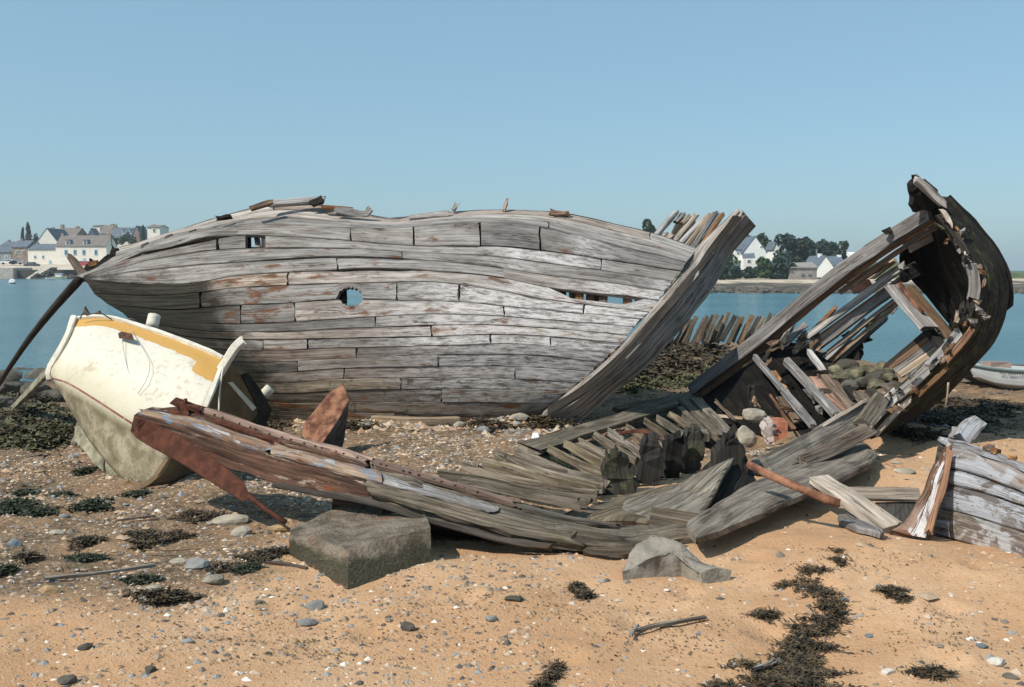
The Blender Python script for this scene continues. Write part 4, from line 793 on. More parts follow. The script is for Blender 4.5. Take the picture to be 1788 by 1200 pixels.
BB = [(238, 764, 6.5), (330, 792, 6.4), (400, 817, 6.35), (500, 848, 6.25), (640, 876, 6.1), (780, 917, 5.95), (900, 947, 5.83), (1010, 964, 5.73), (1100, 969, 5.68), (1205, 946, 5.76)]
def nearer(l): return [(a, b, c - float(np.interp(a, [236, 430, 640, 900, 1100, 1205], [0, .2, .42, .38, .22, .12]))) for a, b, c in l]
T1, T2, BB = nearer(T1), nearer(T2), nearer(BB)
def bypx(l, a, b, n):
    l = np.array(l, float); xs_ = np.linspace(a, b, n); sm = np.linspace(l[0, 0], l[-1, 0], 200); y = np.array(resample([(p[0], p[1], p[2]) for p in l], 200))
    return [P(x, np.interp(x, y[:, 0], y[:, 1]), np.interp(x, y[:, 0], y[:, 2])) for x in xs_]
def timber(a, b, a1, b1, n, mat, fr=(0, 1), rough=.006, top=None, name='keel_timber'):
    t1, t2, bb = np.array([tuple(p) for p in bypx(T1, a1, b1, n)]), np.array([tuple(p) for p in bypx(T2, a, b, n)]), np.array([tuple(p) for p in bypx(BB, a, b, n)])
    bk = t1 + (bb - t2) * .8; m1 = t2 * .97 + t1 * .03; m2 = t2 * .96 + bb * .04
    return loft(name, [t1, t1 * .5 + t2 * .5 + (0, 0, .004), m1, m2, t2 * .62 + bb * .38 + (0, -.012, 0), t2 * .3 + bb * .7 + (0, -.006, 0), bb, bk], mat, kw, rough, .03)
timber(236, 640, 262, 645, 34, W_RED); timber(641, 1205, 646, 1205, 44, W_KEEL, rough=.007)
# painted planking on top of the red end, butting in three boards
def topboard(a, b, f0, f1, h, mat, name='deck_board', n=18):
    t1, t2 = np.array([tuple(p) for p in bypx(T1, a + 14, b + 6, n)]), np.array([tuple(p) for p in bypx(T2, a, b, n)])
    A = t2 * (1 - f1) + t1 * f1 + (0, 0, h); B = t2 * (1 - f0) + t1 * f0 + (0, 0, h)
    return strake(name, A, B, h * .9, mat, kw, gap=.004, away=(0, 0, -1), rough=.004, ragged=.04)
topboard(244, 470, .04, .48, .02, W_REDP); topboard(474, 660, .04, .5, .018, W_REDP); topboard(300, 640, .72, .99, .035, W_ORNG); topboard(642, 900, .70, .99, .03, W_ORNG, n=20); topboard(664, 860, .04, .5, .01, W_GREY)
topboard(370, 480, .5, .68, .035, M_RUSTP, 'iron_strap'); topboard(900, 1080, .6, .97, .02, W_GREYM)
for k in range(0, 26):   # fastening holes and bolts along the strake
    px = 352 + k * 19 + rnd.uniform(-6, 6); p = bypx(T1, px + 6, px + 7, 2)[0]; q2 = bypx(T2, px, px + 1, 2)[0]; p = p * .74 + q2 * .26; p.z += .034
    box('bolt', tuple(p), (.014, .010, .008), M_RUSTP if k % 3 else M_CARD, kw, rz=.3 * k)
strake('lower_strake', bypx(T2, 642, 1010, 26), [p + Vector((0, -.02, -.0)) for p in bypx([(a, (b + T2[i][1]) / 2, c) for i, (a, b, c) in enumerate(BB)], 642, 1010, 26)], .03, W_GREYM, kw, gap=-.004, away=(0, 1, 0), rough=.005, ragged=.06)
sweep('lower_edging', [(a, b, c - .05) for a, b, c in nearer([(480, 846, 6.25), (560, 862, 6.17), (640, 876, 6.1), (720, 900, 6.0), (800, 922, 5.93), (880, 943, 5.85), (960, 955, 5.78)])], .035, .04, W_DARK, kw, n=26, rough=.004)
sweep('lower_edging', [(1020, 960, 5.42), (1060, 964, 5.4), (1110, 962, 5.42)], .05, .03, W_GREYM, kw, n=9, rough=.008)
gA = [p + Vector((0, .34, .02)) for p in bypx(BB, 560, 1180, 24)]; gB = [Vector((p.x, p.y + .12, gz(p.x, p.y + .12) - .03)) for p in gA]
strake('shade_board', gA, gB, .04, W_DARK, kw, gap=0, away=(0, 1, 0), rough=.008)  # added dark board so the gap under the keel reads as shade
# iron cleat on the end of the keel
cl = [(300, 707, 6.62), (325, 712, 6.6), (352, 719, 6.58)]
sweep('cleat_horn', [(303, 700, 6.6), (322, 707, 6.58), (352, 716, 6.56)], .06, .03, M_RUSTP, kw, n=8, rough=.003, up=(0, -.3, 1)); sweep('cleat_base', [(290, 724, 6.55), (320, 731, 6.53), (352, 738, 6.5)], .10, .03, M_RUSTP, kw, n=8, rough=.004, up=(0, -.4, 1))
for (px, py) in ((322, 709), (346, 716)): sweep('cleat_post', [(px, py, 6.57), (px + 3, py + 24, 6.54)], .045, .045, M_RUSTP, kw, n=4)
tube('cleat_pin', [(325, 708, 6.57), (324, 696, 6.57)], .012, M_RUSTP, kw, n=3); sweep('cleat_foot', [(352, 738, 6.5), (400, 752, 6.46), (455, 770, 6.4)], .06, .03, M_RUSTP, kw, n=8, rough=.004, up=(0, -.4, 1))
# rusty iron plate slanting down from the end, and the rod below it
slab('iron_plate', [(234, 728, 6.42), (250, 730, 6.42), (330, 770, 6.28), (428, 842, 6.02), (436, 868, 5.98), (424, 876, 5.98), (330, 818, 6.2), (236, 764, 6.42)], .03, M_RUSTP, kw, away=(-.3, 1, -.2), jit=.002, sub=3)
rd = [(434, 866, 6.0), (465, 890, 5.95), (499, 912, 5.9)]; o = tube('iron_rod', rd, .016, M_RUSTP, kw, n=6, rough=.001)
# ribs
ribs = [([(770, 829, 8.3), (862, 845, 7.6), (950, 865, 7.1), (1030, 878, 6.8)], .05), ([(806, 815, 8.4), (885, 838, 7.7), (975, 858, 7.2), (1045, 867, 6.95)], .06), ([(842, 807, 8.5), (905, 824, 8.0), (975, 845, 7.5), (1043, 858, 7.1)], .07), ([(866, 793, 8.6), (950, 828, 7.9), (1048, 851, 7.25)], .07),
        ([(902, 789, 8.75), (996, 829, 8.0), (1056, 846, 7.5)], .07), ([(962, 786, 8.9), (1005, 808, 8.3), (1060, 834, 7.8)], .08), ([(989, 776, 9.2), (1056, 815, 8.2)], .09), ([(1010, 771, 9.35), (1075, 806, 8.3)], .07), ([(1039, 760, 9.6), (1112, 806, 8.5)], .09), ([(1061, 753, 9.9), (1124, 793, 8.8)], .09),
        ([(1093, 746, 10.1), (1130, 770, 9.4), (1160, 790, 8.9)], .07), ([(1126, 735, 10.5), (1190, 780, 9.2)], .09), ([(1147, 729, 10.8), (1210, 772, 9.3)], .08), ([(1168, 722, 11.1), (1226, 762, 9.7)], .09),
        ([(800, 838, 8.0), (900, 858, 7.2), (1010, 880, 6.7)], .04), ([(880, 800, 8.5), (960, 822, 8.1), (1050, 842, 7.4)], .04)]
for i, (r_, w) in enumerate(ribs):
    nl = len(r_); pts = gl([(a, b, .13 + .05 * (1 - k_ / (nl - 1))) for k_, (a, b, c) in enumerate(r_)]) if r_[0][2] > 8.05 else gl([(a, b, .16) for a, b, c in r_])
    sweep('rib', pts, w * .36, .08, [W_GREYM, W_KEEL][i % 2], kw, pix=False, n=12, rough=.005, ragged=.04, up=(.25, -.2, 1), taper=(.75, 1), ch=.2)
for l_, w in (([(1190, 700), (1225, 735), (1262, 768)], .12), ([(1214, 700), (1250, 735), (1275, 762)], .11), ([(1188, 716), (1216, 745), (1232, 764)], .07)): sweep('broad_rib', gl([(a, b, .14) for a, b in l_]), w, .08, W_GREYM, kw, n=8, up=(0, -.4, 1), pix=False)
sweep('cross_board', gl([(1228, 759, .16), (1272, 757, .16)]), .14, .05, W_GREY, kw, n=5, up=(0, -.6, 1), pix=False); slab('wedge_block', [tuple(GL(a, b, .12)) for a, b in ((1186, 690), (1207, 680), (1221, 694), (1200, 703))], .12, W_GREYM, kw, pix=False, away=(0, .2, -1))
sweep('clamp_board', gl([(925, 784, .10), (1010, 757, .12), (1100, 728, .12), (1200, 694, .12)]), .24, .05, W_GREYM, kw, n=20, rough=.007, up=(0, -.35, 1), ragged=.06, pix=False)
sweep('clamp_board', gl([(1080, 716, .08), (1130, 706, .08), (1180, 696, .08)]), .12, .05, W_GREYM, kw, n=10, rough=.01, up=(0, -.35, 1), ragged=.06, pix=False)
sweep('rusty_bar', gl([(1082, 757, .24), (1120, 753, .26), (1150, 764, .24)]), .03, .03, M_RUSTP, kw, n=8, rough=.003, pix=False)
# upright broken stumps, dark with weed
for i, poly in enumerate(([(1042, 867), (1050, 825), (1060, 790), (1075, 788), (1090, 797), (1108, 818), (1118, 850), (1098, 868)], [(1106, 850), (1118, 795), (1128, 764), (1150, 762), (1160, 790), (1165, 838), (1140, 850)], [(1150, 838), (1160, 790), (1166, 765), (1190, 757), (1200, 770), (1198, 820), (1185, 838)], [(1188, 828), (1196, 770), (1200, 750), (1220, 747), (1233, 762), (1230, 800), (1222, 825)], [(1228, 830), (1256, 782), (1268, 762), (1282, 752), (1292, 775), (1305, 815), (1310, 850), (1270, 860)])):
    bx = [(1075, 868), (1132, 850), (1175, 838), (1210, 828), (1272, 860)][i]; d = GL(bx[0], bx[1], .02).y
    slab('stump', [(a, b, d + (867 - b) * .001) for a, b in poly] , .10, W_DARKM if i in (0, 3) else W_BLACK, kw, sub=4, jit=.017, seed=i)
# keelson and the pointed side plank with the dark gap behind it
slab('keelson', [(985, 893, 6.3), (1030, 880, 6.5), (1100, 862, 6.75), (1170, 845, 6.95), (1230, 820, 7.1), (1262, 800, 7.15), (1240, 850, 6.7), (1216, 906, 6.15), (1190, 913, 6.05), (1100, 905, 6.05), (1020, 905, 6.1)], .10, W_KEEL, kw, away=(0, .4, -1), sub=3, jit=.008)
slab('side_plank', [(1090, 872, 6.55), (1170, 852, 6.8), (1282, 796, 7.0), (1262, 830, 6.7), (1216, 912, 6.05), (1140, 905, 6.1), (1080, 890, 6.3)], .05, W_GREYM, kw, away=(0, .5, -1), sub=3, jit=.006)
slab('gap_shade', [(1214, 908, 6.3), (1262, 832, 6.85), (1285, 768, 7.3), (1300, 790, 7.35), (1322, 845, 7.0), (1270, 882, 6.6)], .05, W_BLACK, kw, sub=2)  # black slab standing for the shaded gap behind the plank
sweep('bottom_plank', [(1140, 908, 5.9), (1180, 915, 5.86), (1222, 922, 5.82)], .16, .07, W_KEEL, kw, n=6, up=(0, -1, .4))
# debris around the keel: separate timbers, blocks
def lone(o, label, cat, group=None): tag(o, label, cat, group); return o
def gpoly(l, lift=.1): return [tuple(GL(a, b, lift)) for a, b in l]
W_SLABW = wood('timber_flat', (.29, .235, .17), (.15, .12, .085), rust=.1, moss=.1, mossc=(.14, .13, .09), bump=.8, blotch=.8)
lone(slab('lying_timber', [tuple(GL(a, b, .15)) for a, b in ((1202, 906), (1250, 876), (1310, 842), (1380, 808), (1505, 768), (1532, 790), (1522, 806), (1400, 862), (1330, 893), (1216, 936), (1204, 922))], .055, W_SLABW, pix=False, away=(0, .35, -1), sub=3, jit=.006), 'broad flat grey timber lying on the sand with dark shadow along its lower edge', 'timber')
lone(tube('rusty_pipe', gl([(1307, 811, .34), (1350, 832, .29), (1410, 858, .23), (1466, 879, .17)]), .026, M_RUSTO, pix=False, n=14, k=9, rough=.002), 'orange rusty pipe lying aslant over the flat grey timber', 'pipe')
W_SANDY = wood('timber_sandy', (.47, .37, .27), (.27, .20, .14), rust=.15)
lone(sweep('fallen_plank', gl([(1432, 838, .20), (1495, 880, .12), (1556, 924, .02)]), .14, .05, W_SANDY, n=9, up=(0, -.7, 1), rough=.006, pix=False), 'sandy plank lying aslant just right of the rusty pipe', 'plank')
lone(slab('fallen_plank', [tuple(GL(a, b, .045)) for a, b in ((1464, 897), (1490, 898), (1520, 915), (1545, 926), (1538, 930), (1500, 921), (1466, 908))], .04, W_GREY, pix=False, away=(0, .4, -1), sub=2), 'short grey plank half under the sandy plank near the splintered stem', 'plank')
lone(sweep('buried_board', gl([(1478, 862, .12), (1540, 864, .12), (1604, 863, .12)]), .10, .03, W_SANDY, pix=False, n=8, up=(0, -.7, 1)), 'straight pale board lying level behind the sandy plank', 'board')
lone(slab('dark_panel', [tuple(GL(a, b, .06)) for a, b in ((1528, 876), (1600, 874), (1596, 900), (1580, 918), (1556, 908))], .03, W_DARK, pix=False, away=(0, .3, -1)), 'dark flat panel on the sand left of the splintered stem', 'board')
# weathered slab sinking in the sand under the keel
q = np.random.RandomState(4)
top = [GL(a, b, l_) for a, b, l_ in ((1112, 948, .16), (1135, 932, .20), (1175, 934, .20), (1197, 950, .16), (1243, 979, .09), (1277, 994, .05), (1225, 1002, .05), (1190, 992, .05), (1140, 998, .04), (1088, 1004, .04), (1098, 975, .10))]
M_SLABG2 = plain('slab_weathered', (.30, .27, .225), .95, .18, 9, .9, bscale=26)
M_SLABG = wood('slab_grey', (.36, .33, .28), (.22, .20, .165), rust=0, bump=1.0, contrast=.4)
def solid(name, top, bot, mat, parent=None, rnd_=.02, jit=.006, seed=0):
    """prism between matching outlines with a rounded, worn upper edge and subdivided sides"""
    q = np.random.RandomState(seed); t = np.array([tuple(p) for p in top]); b = np.array([tuple(p) for p in bot])
    def dens(a, k=5): return np.concatenate([[a[i] * (1 - s_) + a[(i + 1) % len(a)] * s_ for s_ in np.arange(k) / k] for i in range(len(a))])
    t, b = dens(t), dens(b); c = t.mean(0); n = len(t)
    rings = [c + (t - c) * .5, c + (t - c) * .82, c + (t - c) * (1 - rnd_), t + (b - t) * rnd_ * 1.5, t + (b - t) * .35, t + (b - t) * .7, b]
    rings = [r_ + q.normal(0, jit, (n, 3)) for r_ in rings]; v = np.concatenate([[c]] + rings); f = [(0, 1 + i, 1 + (i + 1) % n) for i in range(n)]
    for k in range(len(rings) - 1): f += [(1 + k * n + i, 1 + (k + 1) * n + i, 1 + (k + 1) * n + (i + 1) % n, 1 + k * n + (i + 1) % n) for i in range(n)]
    o = mesh_obj(name, v, f, mat, parent, smooth=True); bm = bmesh.new(); bm.from_mesh(o.data); bmesh.ops.recalc_face_normals(bm, faces=bm.faces); bm.to_mesh(o.data); bm.free()
    o.data.polygons.foreach_set('use_smooth', [True] * len(o.data.polygons)); o.data.set_sharp_from_angle(angle=R(28)); return o
ks = solid('keel_shoe', top, [Vector((p.x, p.y - .01, gz(p.x, p.y) - .04)) for p in top], M_SLABG2, jit=.003, seed=6); kb = GL(1150, 938, .18)
for v_ in ks.data.vertices:
    w_ = v_.co + ks.location; g_ = gz(w_.x, w_.y)
    if w_.z > g_ + .02: dd2 = (w_.x - kb.x) ** 2 + (w_.y - kb.y) ** 2; v_.co.z = g_ + .035 + .15 * math.exp(-dd2 / .05) + .02 * math.sin(w_.x * 23) * math.sin(w_.y * 19) - ks.location.z
lone(ks, 'grey fishtail shaped slab lying on the sand under the keel timber', 'timber')
# heavy block that carries the red end of the keel
M_BLOCK = NT('block_concrete'); s = M_BLOCK; pos = s.n('ShaderNodeNewGeometry').outputs['Position']; n1 = s.noise(pos, 7, 6, .7); n2 = s.noise(pos, 60, 4, .7); sp_ = s.n('ShaderNodeSeparateXYZ'); s.l(pos, sp_.inputs[0])
col = s.mix(s.ramp(n1, .38, .62), (.18, .14, .10), (.33, .275, .215)); band = s.math('ADD', sp_.outputs[2], s.math('MULTIPLY', s.math('SUBTRACT', n1, .5), .13)); col = s.mix(s.math('MULTIPLY', s.ramp(band, 1.17, 1.12), s.ramp(n2, .3, .55, .6, 1)), col, (.075, .07, .045))
col = s.mix(s.ramp(s.noise(pos, 5.5, 4, .6, .5), .60, .66, 0, .8), col, (.36, .15, .08)); col = s.mix(s.ramp(n2, .6, .7, 0, .6), col, (.40, .37, .30)); s.bump(s.math('ADD', n1, s.math('MULTIPLY', n2, .6)), 1.0, .06); M_BLOCK = s.done(col, .95)
tb = [P(607, 962, 4.92), P(751, 919, 5.25), P(735, 880, 5.9), P(640, 878, 6.0), P(598, 882, 5.9), P(508, 922, 5.5), P(506, 940, 5.3), P(552, 940, 5.1)]
bb = [G(607, 1030, -.04), G(753, 988, -.04), Vector((tb[2].x, tb[2].y, .85)), Vector((tb[3].x, tb[3].y, .85)), Vector((tb[4].x, tb[4].y, .85)), G(506, 962, -.05), G(508, 972, -.05), G(535, 992, -.04)]
lone(solid('stone_block', tb, bb, M_BLOCK, jit=.004, seed=2, rnd_=.012), 'heavy worn block with rusty stained corner propping up the red keel end', 'block')
# rusty box girder end
pA, pB, pC, pD = (528, 765), (532, 740), (596, 672), (609, 692)
base = 9.3
gt = empty('iron_post', tuple(G(560, 783)), 'rusty angular iron post leaning in the shingle between dinghy and big hull', 'post')
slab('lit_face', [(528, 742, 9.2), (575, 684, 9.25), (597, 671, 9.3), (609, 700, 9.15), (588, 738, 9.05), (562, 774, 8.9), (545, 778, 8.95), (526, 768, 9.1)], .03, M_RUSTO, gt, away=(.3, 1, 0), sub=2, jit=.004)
slab('shaded_face', [(562, 775, 8.9), (588, 738, 9.04), (609, 700, 9.14), (607, 730, 9.4), (601, 770, 9.5), (596, 788, 9.45)], .03, plain('iron_shaded', (.10, .10, .10), .8, .3, 12, .4), gt, away=(-.4, 1, 0), sub=2, jit=.004)  # right face given dark grey iron to paint its shade
# white splinters on the clamp board
for i, (poly, lb) in enumerate((([(918, 781, 9.2), (914, 772, 9.2), (919, 765, 9.22), (924, 771, 9.2)], 'smaller white shard left of the pair on the weedy board end'), ([(926, 777, 9.15), (930, 757, 9.2), (940, 757, 9.2), (944, 773, 9.15)], 'larger white shard right of the pair on the weedy board end'))):
    lone(slab('white_shard', poly, .02, M_FRAMEW, jit=.001), lb, 'shard')
# ------------------------------------------------------------------ the open bow on the right
bw = empty('heeled_bow_wreck', (3.6, 9.2, gz(3.6, 9.2)), 'open wreck at right heeled on its side, dark curved bow towering over broken planks', 'wreck')
rail = [(1206, 681, 12.2), (1326, 590, 11.6), (1452, 487, 10.9), (1550, 418, 10.4), (1624, 372, 10.0)]
sweep('upper_rail', rail, .15, .07, W_GREY, bw, n=30, up=(-.3, -1, .4), rough=.003, ragged=.05)
sweep('upper_rail_under', [(a + 8, b + 12, c + .04) for a, b, c in rail], .07, .06, W_RUST, bw, n=30, up=(.3, -1, .3), rough=.006)
sweep('upper_rail_under', [(a + 14, b + 24, c + .1) for a, b, c in rail[2:]], .05, .05, W_BROWN, bw, n=16, up=(.3, -1, .3), rough=.006)
for pts, w, t, m in (([(1226, 690, 12.1), (1262, 668, 11.9), (1300, 640, 11.8), (1350, 600, 11.6)], .06, .05, W_BROWN),
    ([(1484, 500, 10.9), (1520, 478, 10.8), (1556, 452, 10.7)], .07, .05, W_PALE), ([(1505, 484, 10.85), (1550, 454, 10.7)], .06, .05, W_ORNG), ([(1520, 487, 10.9), (1560, 457, 10.75)], .05, .04, W_PALE), ([(1534, 490, 10.9), (1570, 465, 10.8)], .05, .04, W_PALE),
    ([(1405, 592, 11.3), (1452, 548, 11.1), (1510, 510, 10.9), (1580, 464, 10.7)], .07, .05, W_GREY), ([(1414, 602, 11.35), (1470, 556, 11.1), (1530, 518, 10.95), (1574, 486, 10.8)], .05, .05, W_RUST),
    ([(1417, 612, 11.35), (1470, 565, 11.1), (1520, 528, 10.95), (1566, 500, 10.8)], .10, .05, W_GREY), ([(1500, 548, 11.05), (1560, 508, 10.85)], .09, .05, W_GREY), ([(1445, 616, 11.3), (1500, 570, 11.1), (1545, 536, 10.95), (1568, 520, 10.85)], .05, .05, W_PALE), ([(1445, 623, 11.3), (1480, 596, 11.2), (1510, 562, 11.1)], .07, .05, W_GREY), ([(1455, 628, 11.3), (1505, 590, 11.15), (1535, 566, 11.05), (1574, 524, 10.9)], .045, .05, W_PALE), ([(1464, 632, 11.35), (1508, 600, 11.2), (1550, 555, 11)], .035, .05, W_GREY),
    ([(1339, 599, 11.7), (1364, 580, 11.65)], .05, .05, W_GREY), ([(1355, 597, 11.7), (1386, 564, 11.6)], .06, .05, W_GREY), ([(1374, 598, 11.6), (1405, 568, 11.5)], .07, .05, W_GREY), ([(1390, 600, 11.6), (1428, 574, 11.4)], .06, .05, W_GREY), ([(1372, 586, 11.7), (1384, 572, 11.7), (1382, 563, 11.7)], .03, .04, W_BROWN), ([(1400, 598, 11.5), (1440, 560, 11.4), (1456, 540, 11.3)], .045, .04, W_RUST),
    ([(1548, 640, 10.9), (1590, 606, 10.7), (1630, 572, 10.5)], .06, .05, W_DARK), ([(1556, 642, 10.8), (1596, 612, 10.6), (1636, 582, 10.45)], .06, .05, W_RUST), ([(1564, 648, 10.7), (1604, 618, 10.5), (1640, 592, 10.4)], .06, .05, W_GREY), ([(1576, 652, 10.6), (1612, 626, 10.4), (1650, 600, 10.3)], .07, .05, W_PALE), ([(1590, 656, 10.4), (1625, 634, 10.25), (1655, 612, 10.1)], .07, .05, W_GREY), ([(1625, 584, 10.3), (1642, 572, 10.3)], .07, .05, W_GREY), ([(1632, 596, 10.3), (1650, 584, 10.3)], .07, .05, W_GREY),
    ([(1560, 420, 10.7), (1608, 398, 10.6)], .04, .04, W_GREY), ([(1578, 420, 10.7), (1630, 393, 10.6)], .035, .04, W_GREY)):
    a_, b_ = pts[0], pts[-1]; a_, b_ = (pts[0], pts[-1])
    sweep('side_plank', [a_, b_] if len(pts) != 3 or pts[2][0] > pts[1][0] else pts, w, t, m, bw, up=(-.2, -1, .5), rough=.003, ragged=.05, n=8)
slab('rusty_plate', [(1476, 494, 11.2), (1510, 478, 11.2), (1525, 500, 11.2), (1492, 514, 11.2)], .03, plain('rust_dull', (.09, .05, .04), .9, .3, 9), bw, sub=2, jit=.01)
# cross beams
sweep('cross_beam', [(1560, 500, 10.4), (1592, 540, 10.2), (1622, 574, 10.0)], .21, .06, W_GREY, bw, n=8, up=(.5, -1, .3)); sweep('cross_beam_edge', [(1570, 496, 10.33), (1596, 528, 10.2), (1612, 545, 10.1)], .035, .03, M_RUSTO, bw, n=6, up=(.5, -1, .3))
sweep('cross_beam', [(1612, 565, 10.2), (1640, 600, 10.0), (1668, 632, 9.8)], .12, .06, W_DARK, bw, n=8, up=(.5, -1, .3)); sweep('cross_beam', [(1588, 502, 10.6), (1628, 550, 10.3), (1662, 592, 9.9)], .08, .08, W_BROWN, bw, n=10, up=(.5, -1, .3)); sweep('cross_beam', [(1575, 482, 10.7), (1600, 470, 10.9)], .16, .06, W_DARK, bw, n=5, up=(.5, -1, .3))
slab('hatch_board', [(1586, 430, 10.3), (1628, 410, 10.2), (1632, 420, 10.2), (1590, 442, 10.3)], .04, W_BROWN, bw)
# bow shell: rim, turn of the hull, and the far inside, planked in strakes
rim = [(1512, 742, 8.7), (1548, 704, 8.8), (1600, 658, 8.9), (1640, 620, 9.0), (1680, 572, 9.1), (1698, 530, 9.2), (1702, 485, 9.3), (1690, 450, 9.45), (1668, 415, 9.6), (1640, 378, 9.8)]
turn = [(1538, 760, 9.3), (1600, 730, 9.4), (1655, 690, 9.5), (1700, 640, 9.6), (1740, 590, 9.75), (1761, 530, 9.9), (1757, 478, 10.0), (1735, 432, 10.1), (1700, 390, 10.15), (1658, 348, 10.2)]
back = [(1520, 712, 10.9), (1565, 690, 11.1), (1615, 655, 11.2), (1655, 622, 11.2), (1672, 590, 11.2), (1650, 560, 11.3), (1615, 515, 11.4), (1582, 480, 11.3), (1568, 450, 11.1), (1600, 392, 10.6)]
nr_ = 40; Rm, Tn, Bk = (resample(px3(l), nr_) for l in (rim, turn, back))
W_TARSH = wood('bow_tarred_shade', (.034, .030, .026), (.014, .013, .011), rust=.12, rustc=(.10, .05, .03), moss=.5, mossc=(.05, .055, .025)); W_INSH = wood('bow_inside_shade', (.016, .014, .012), (.006, .0055, .005), rust=.08)  # tarred bow wood, blackened further to paint in shade outside and inside
nq = 4
mid = np.array((.12, -.05, .02))
def bez(a, b, c, t): return a * (1 - t) ** 2 + 2 * b * t * (1 - t) + c * t ** 2
cx_ = [Rm + (Tn - Rm) * t + (np.sin(t * math.pi) * .10) * nrm(Tn - Tn.mean(0)) for t in np.linspace(0, 1, nq + 1)]
for k in range(nq): strake('bow_plank', cx_[k], cx_[k + 1], .06, W_TARSH, bw, gap=.005, away=tuple(Bk.mean(0) - Tn.mean(0)), rough=.004, ragged=.04)
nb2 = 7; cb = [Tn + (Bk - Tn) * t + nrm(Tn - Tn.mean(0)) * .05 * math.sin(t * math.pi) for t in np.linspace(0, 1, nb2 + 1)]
for k in range(nb2): strake('bow_plank', cb[k], cb[k + 1], .05, W_INSH, bw, gap=.001, away=(0, 1, .2), rough=.005, ragged=.03)
# rim timbers, grey below, orange where worn, pale inside the curve
def part_rim(a, b, w, t, m, off=(0, 0, 0), name='lower_rail', n=18, **k): 
    i0, i1 = int(a * (nr_ - 1)), int(b * (nr_ - 1)); pts = [Vector(Rm[i]) + Vector(off) for i in range(i0, i1 + 1)]; return sweep(name, pts, w, t, m, bw, pix=False, n=n, up=(-.2, -1, .3), rough=.004, ragged=.05, **k)
for a, b, w, t, m, of in ((0, .17, .11, .08, W_GREY, 0), (.16, .33, .10, .09, Wst, .02), (.32, .5, .09, .08, W_GREY, 0), (.02, .19, .05, .05, W_PALE, .1), (.22, .36, .05, .06, W_RUST, .11)): part_rim(a, b, w, t, m, (of, .02 if of else 0, -of * .8), n=9)
part_rim(.38, .53, .06, .06, W_ORNG, (.07, -.03, -.02), 'worn_rail', 8); part_rim(.62, .79, .10, .05, Wst, (-.02, -.03, 0), 'inner_rail', 9); part_rim(.5, .8, .06, .08, W_DARK, (0, .03, 0), 'bow_rail', 12); part_rim(.82, 1.0, .06, .06, W_DARK, (-.01, 0, .02), 'bow_rail', 8)
qs = np.random.RandomState(9)
for k in range(46):
    i_ = int(qs.uniform(.03, 1) * (nr_ - 1)); p = Vector(Rm[i_]) + Vector((qs.uniform(-.10, .10), qs.uniform(-.09, -.03), qs.uniform(-.08, .08))); dr = nrm(Tn[i_] - Rm[i_]) if k % 3 else nrm(Rm[min(i_ + 1, nr_ - 1)] - Rm[i_ - 1]); ln = qs.uniform(.05, .16)
    sweep('splinter', [p, p + Vector(dr * ln) + Vector((qs.uniform(-.03, .03), 0, qs.uniform(-.03, .03)))], qs.uniform(.02, .055), .03, [W_DARK, W_BROWN, W_GREY, W_RUST, W_DARK, W_PALE, W_DARKM][k % 7], bw, pix=False, n=4, rough=.006, ragged=.03, taper=(1, .5))
for k in range(40):   # torn ends along the broken far side and in the bilge
    t_ = qs.uniform(0, 1); px, py = (1330 + 240 * t_ + qs.uniform(-12, 12), 612 - 75 * t_ + qs.uniform(-6, 26)) if k % 2 else (qs.uniform(1290, 1500), 0)
    if not k % 2: py = qs.uniform(655, 735) - (px - 1290) * .05
    d_ = 11.25 if k % 2 else 10.9 - (py - 640) * .013; an = qs.normal(.65, .25) if k % 2 else qs.normal(-.9, .5); l_ = qs.uniform(10, 34)
    sweep('splinter', [(px, py, d_), (px + l_ * math.cos(an), py - l_ * math.sin(an), d_)], qs.uniform(.025, .07), .03, [W_DARK, W_BLACK, W_BROWN, W_DARK, W_RUST, W_GREY][(k // 2) % 6], bw, n=4, rough=.006, ragged=.03, taper=(1, .55))
# head of the bow
sweep('stem_head', [(1598, 313, 9.75), (1622, 333, 9.75), (1648, 358, 9.75)], .07, .08, W_GREY, bw, n=8, up=(0, -1, .2), ragged=.03); slab('stem_head_plate', [(1590, 322, 9.85), (1598, 306, 9.85), (1604, 310, 9.85), (1628, 336, 9.85), (1640, 366, 9.9), (1600, 372, 9.9), (1594, 352, 9.85)], .10, W_BLACK, bw, sub=3, jit=.012)
sweep('stem_head', [(1610, 318, 9.95), (1634, 336, 9.95)], .05, .06, W_BLACK, bw, n=5); slab('stem_knee', [(1640, 346, 9.9), (1662, 346, 9.95), (1690, 385, 9.85), (1702, 420, 9.7), (1680, 420, 9.6), (1656, 392, 9.65)], .16, W_TARSH, bw, sub=3, jit=.012)
slab('pale_patch', [(1640, 366, 9.6), (1652, 368, 9.6), (1662, 385, 9.58), (1664, 400, 9.56), (1654, 388, 9.58)], .03, W_PALE, bw, sub=2); sweep('cleat', [(1545, 406, 10.3), (1556, 402, 10.3)], .06, .05, W_BLACK, bw, n=4)
